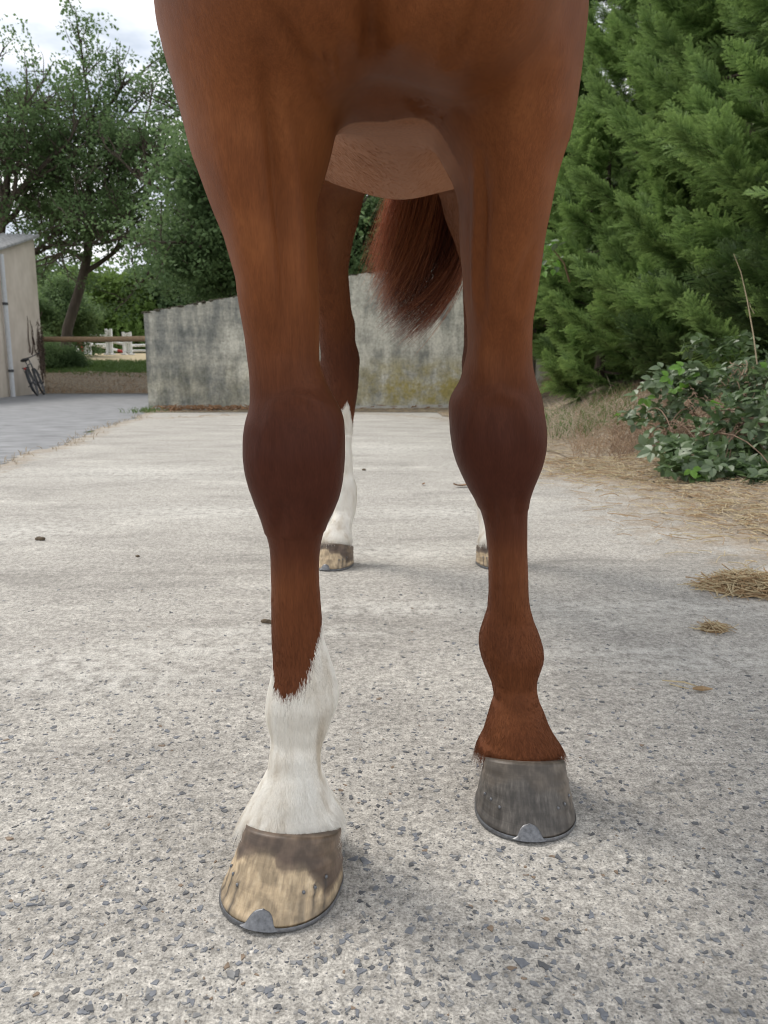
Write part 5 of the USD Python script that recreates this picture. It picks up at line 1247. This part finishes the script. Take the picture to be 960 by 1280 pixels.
HORN_TAN = hoof_material('tan_hoof_horn', (0.46, 0.345, 0.215), (0.25, 0.19, 0.13), (0.58, 0.46, 0.31), (0.085, 0.056, 0.042), .95)
HORN_GREY = hoof_material('grey_hoof_horn', (0.088, 0.077, 0.066), (0.045, 0.04, 0.036), (0.155, 0.135, 0.12), (0.12, 0.095, 0.072), .6)
STEEL = simple('worn_steel', (0.15, 0.152, 0.16), rough=0.42, spec=0.5, metal=0.75, var=0.35, scale=180, bump=0.3, bscale=300, bdist=0.001)

def hoof(cx, cy, turn, mat, hw, lf, lb, zt, zh, shift, chw, clf, clb, label, clip=True, skew=0.0):
    """turn: which way the toe points (0 = towards -y); a solid of revolution-like wall between the ground outline and the slanted coronet"""
    N, S = 96, 22
    th = np.linspace(-np.pi, np.pi, N, endpoint=False)
    def outline(w, f, b, e=0.0):
        u = np.where(np.cos(th) > 0, f * np.abs(np.cos(th)) ** .92, -b * np.abs(np.cos(th)) ** .6)
        s = w * np.sign(np.sin(th)) * np.abs(np.sin(th)) ** .90
        return u, s
    gu, gs = outline(hw, lf, lb)
    cu, cs = outline(chw, clf, clb)
    cu = cu - shift; cs = cs + skew
    cz = zt + (zh - zt) * (clf - (cu + shift)) / (clf + clb)
    V, rise, ar = [], [], []
    Z0 = .0062
    for i in range(S + 1):
        s = i / S
        fl = s + .10 * s * (1 - s) * (1 - .6 * np.cos(th))           # slight flare towards the ground
        u = gu + (cu - gu) * fl; sd = gs + (cs - gs) * fl; z = Z0 + (cz - Z0) * s
        ridge = .0006 * np.sin(s * 40 + 1.5 * np.sin(th)) + .0005 * np.sin(s * 23)
        k = 1 + ridge / .06
        V.append(np.column_stack([u * k, sd * k, z])); rise.append(np.full(N, s)); ar.append(th / (2 * np.pi))
    V = np.vstack(V + [[[cu.mean(), 0, cz.mean() + .004]], [[0, 0, Z0]]])
    rise = np.r_[np.concatenate(rise), 1, 0]; ar = np.r_[np.concatenate(ar), 0, 0]
    F = []
    for i in range(S):
        for j in range(N):
            a, b = i * N + j, i * N + (j + 1) % N
            F += [(a, b, b + N), (a, b + N, a + N)]
    t, bt = (S + 1) * N, (S + 1) * N + 1
    F += [(S * N + j, S * N + (j + 1) % N, t) for j in range(N)] + [((j + 1) % N, j, bt) for j in range(N)]
    ct, st = math.cos(turn), math.sin(turn)
    def world(p):                                              # local forward u is -y in the world, side s is +x
        p = np.asarray(p, float)
        fx, fy = st, -ct
        return np.column_stack([cx + p[:, 0] * fx + p[:, 1] * ct, cy + p[:, 0] * fy + p[:, 1] * st, p[:, 2]])
    W = world(V)
    F = np.array(F)
    m = trimesh.Trimesh(W, F, process=False)
    if m.volume < 0: F = F[:, ::-1]
    h = obj('hoof', (W, F), mat, horse, smooth=True, attrs=dict(rise=rise, around=ar, band=band_of(ar * 2 * np.pi, rise), stain=np.clip(sum(1.6 * np.exp(-((ar * 2 * np.pi - t_) / .045) ** 2) * (rise < s_ + .03) for t_, s_ in NAILS) + 1.3 * sstep(.16, .0, rise) * sstep(.5, 1.0, np.abs(ar * 2 * np.pi)), 0, 1.6)), label=label)
    # shoe: a bevelled steel rim under the wall, open at the heel
    kk = np.nonzero(np.abs(th) < 2.62)[0]
    prof = [(1.005, .001), (1.018, .0022), (1.016, .0050), (1.0, .0066), (.78, .0068), (.70, .006), (.70, .001)]
    ring = np.array([[(gu[j] * a + .0, gs[j] * a, z) for a, z in prof] for j in kk])
    n, k = ring.shape[:2]
    sv = world(ring.reshape(-1, 3))
    sf = []
    for i in range(n - 1):
        for j in range(k):
            a, b = i * k + j, i * k + (j + 1) % k
            sf += [(a, b, b + k), (a, b + k, a + k)]
    for e in (0, n - 1):
        c = [e * k + j for j in range(k)]
        sf += [(c[0], c[j], c[j + 1]) if e else (c[0], c[j + 1], c[j]) for j in range(1, k - 1)]
    sf = np.array(sf); m = trimesh.Trimesh(sv, sf, process=False)
    if m.volume < 0: sf = sf[:, ::-1]
    shoe = [trimesh.Trimesh(sv, sf, process=False)]
    def wall(theta, s, out):
        g = np.array([np.interp(theta, th, gu), np.interp(theta, th, gs)]); c = np.array([np.interp(theta, th, cu), np.interp(theta, th, cs)])
        f_ = s + .10 * s * (1 - s) * (1 - .6 * math.cos(theta))
        q = g + (c - g) * f_
        q = q * (1 + out / np.linalg.norm(g))
        return np.array([q[0], q[1], Z0 + (np.interp(theta, th, cz) - Z0) * s])
    if clip:                                                   # toe clip: a rounded tongue drawn up over the front of the wall
        R, C = 9, 13
        outv, inv = [], []
        for i in range(R):
            s = -.02 + .215 * i / (R - 1)
            wdt = .185 * (1 - (i / (R - 1)) ** 2.4) ** .6 + .10 * math.exp(-i / 1.0) + .004
            for j in range(C):
                t_ = (j / (C - 1) * 2 - 1)
                thick = .0032 * (1 - .75 * abs(t_) ** 3) * (1 - .6 * i / (R - 1))
                outv.append(wall(t_ * wdt, s, .0006 + thick)); inv.append(wall(t_ * wdt, s, -.002))
        vv = world(np.array(outv + inv)); nn = R * C; ff = []
        for i in range(R - 1):
            for j in range(C - 1):
                a = i * C + j
                ff += [(a, a + 1, a + C + 1), (a, a + C + 1, a + C)]
                ff += [(nn + a, nn + a + C + 1, nn + a + 1), (nn + a, nn + a + C, nn + a + C + 1)]
        edge = [j for j in range(C)] + [i * C + C - 1 for i in range(1, R)] + [(R - 1) * C + j for j in range(C - 2, -1, -1)] + [i * C for i in range(R - 2, 0, -1)]
        for a, b in zip(edge, edge[1:] + edge[:1]):
            ff += [(a, nn + a, b), (b, nn + a, nn + b)]
        mm = trimesh.Trimesh(vv, ff, process=False); mm.fix_normals()
        shoe.append(mm)
    obj('horseshoe', cat_meshes(shoe), STEEL, h, smooth=40)
    for theta, s in NAILS:
        c = wall(theta, s, .0003); b = trimesh.creation.icosphere(1, 1.0)
        b.apply_scale((.0020, .0020, .0024))
        p = world(c[None])[0]; b.apply_translation(p)
        obj('nail', b, STEEL, h, smooth=True)
    return h
def band_of(t, s):
    return s - np.interp(t, [-3.2, -1.35, -1.05, -.88, -.72, -.5, -.2, 0, .10, .38, .59, .79, .95, 1.2, 3.2], [.60, .62, .66, .57, .71, .75, .76, .76, .63, .62, .66, .50, .42, .2, .15])
NAILS = [(.62, .36), (.85, .38), (1.12, .45), (-.85, .40), (-1.1, .42), (-.6, .34)]
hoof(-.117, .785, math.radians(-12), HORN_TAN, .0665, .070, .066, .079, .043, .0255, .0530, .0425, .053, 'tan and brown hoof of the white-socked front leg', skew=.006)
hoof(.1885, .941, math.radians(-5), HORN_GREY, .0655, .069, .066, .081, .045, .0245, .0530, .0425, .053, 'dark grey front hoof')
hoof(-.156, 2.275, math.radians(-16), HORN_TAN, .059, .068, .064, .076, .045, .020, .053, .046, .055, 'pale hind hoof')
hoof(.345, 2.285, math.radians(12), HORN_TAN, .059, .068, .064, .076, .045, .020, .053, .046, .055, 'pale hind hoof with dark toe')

# ------------------------------------------------------------------ tail
def hair_mat(name, dark, light):
    return usdkit.material(stage, L + name, {'g': ('geometry', {}), 'a': ('attribute', {'attribute': 'shade'}), 'r': ('rgb_ramp', {'ramp': [(0.0, dark), (1.0, light)]}),
        'p': ('principled_bsdf', {'roughness': 0.38, 'specular_ior_level': 0.45})}, [('a.fac', 'r.fac'), ('r.color', 'p.base_color')], surface='p.BSDF')
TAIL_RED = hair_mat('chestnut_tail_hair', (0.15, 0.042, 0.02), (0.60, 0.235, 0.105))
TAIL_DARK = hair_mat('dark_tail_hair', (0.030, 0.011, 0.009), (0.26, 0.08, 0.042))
dock = tube([(.10, 2.60, 1.40), (.11, 2.66, 1.37), (.13, 2.69, 1.28), (.14, 2.70, 1.16)], [.045, .04, .032, .018], 12)
tail = obj('tail', dock, COAT, horse, smooth=True, attrs={k: np.full(len(dock.vertices), -1.0 if k == 'white' else 0.2) for k in ('white', 'dark', 'pale')})
def tail_hair(n, u0, u1, y0, y1, mat, label, red):
    u = rng.uniform(u0, u1, n); yy = rng.uniform(y0, y1, n)
    lock = np.round(u * 28) / 28
    u = u * .45 + lock * .55 + rng.normal(0, .012, n)
    P = np.zeros((n, 8, 3))
    e = np.clip(rng.beta(7, .9, n), .35, 1.0)
    shiftx = rng.normal(0, 5.5, n); wav = rng.uniform(0, 6.28, n)
    exj = rng.normal(0, 6, n)
    for j, t in enumerate(np.linspace(0, 1, 8)):
        s = t * e
        p0x, p0y = 535 + 22 * (u - .3), 95 + 70 * u
        cx_, cy_ = 492 + 150 * u, 225 + 100 * u
        ex, ey = 460 + 32 * u ** .8 + 8 * np.sin(lock * 90) + exj, 332 + 92 * u ** .7 + 16 * np.sin(lock * 57) + exj
        X_ = (1 - s) ** 2 * p0x + 2 * s * (1 - s) * cx_ + s * s * ex + shiftx * s + 1.4 * np.sin(5 * s + wav) * s
        Y_ = (1 - s) ** 2 * p0y + 2 * s * (1 - s) * cy_ + s * s * ey + 1.4 * np.cos(4 * s + wav) * s
        z = zat(Y_, yy); d = yy * CP - (z - H) * SP
        P[:, j, 0] = (X_ - 480) / 960 * d; P[:, j, 1] = yy + .03 * np.sin(3 * s + wav); P[:, j, 2] = z
    sh = np.clip(.55 + .3 * np.sin(lock * 40) + rng.normal(0, .2, n) + red * (.35 - u), 0, 1)
    curves('tail_hair', P, np.array([1.1, 1.1, 1.05, 1, .9, .8, .6, .25]) * .00095, mat, tail, {'shade': sh}, label=label, kind='stuff')
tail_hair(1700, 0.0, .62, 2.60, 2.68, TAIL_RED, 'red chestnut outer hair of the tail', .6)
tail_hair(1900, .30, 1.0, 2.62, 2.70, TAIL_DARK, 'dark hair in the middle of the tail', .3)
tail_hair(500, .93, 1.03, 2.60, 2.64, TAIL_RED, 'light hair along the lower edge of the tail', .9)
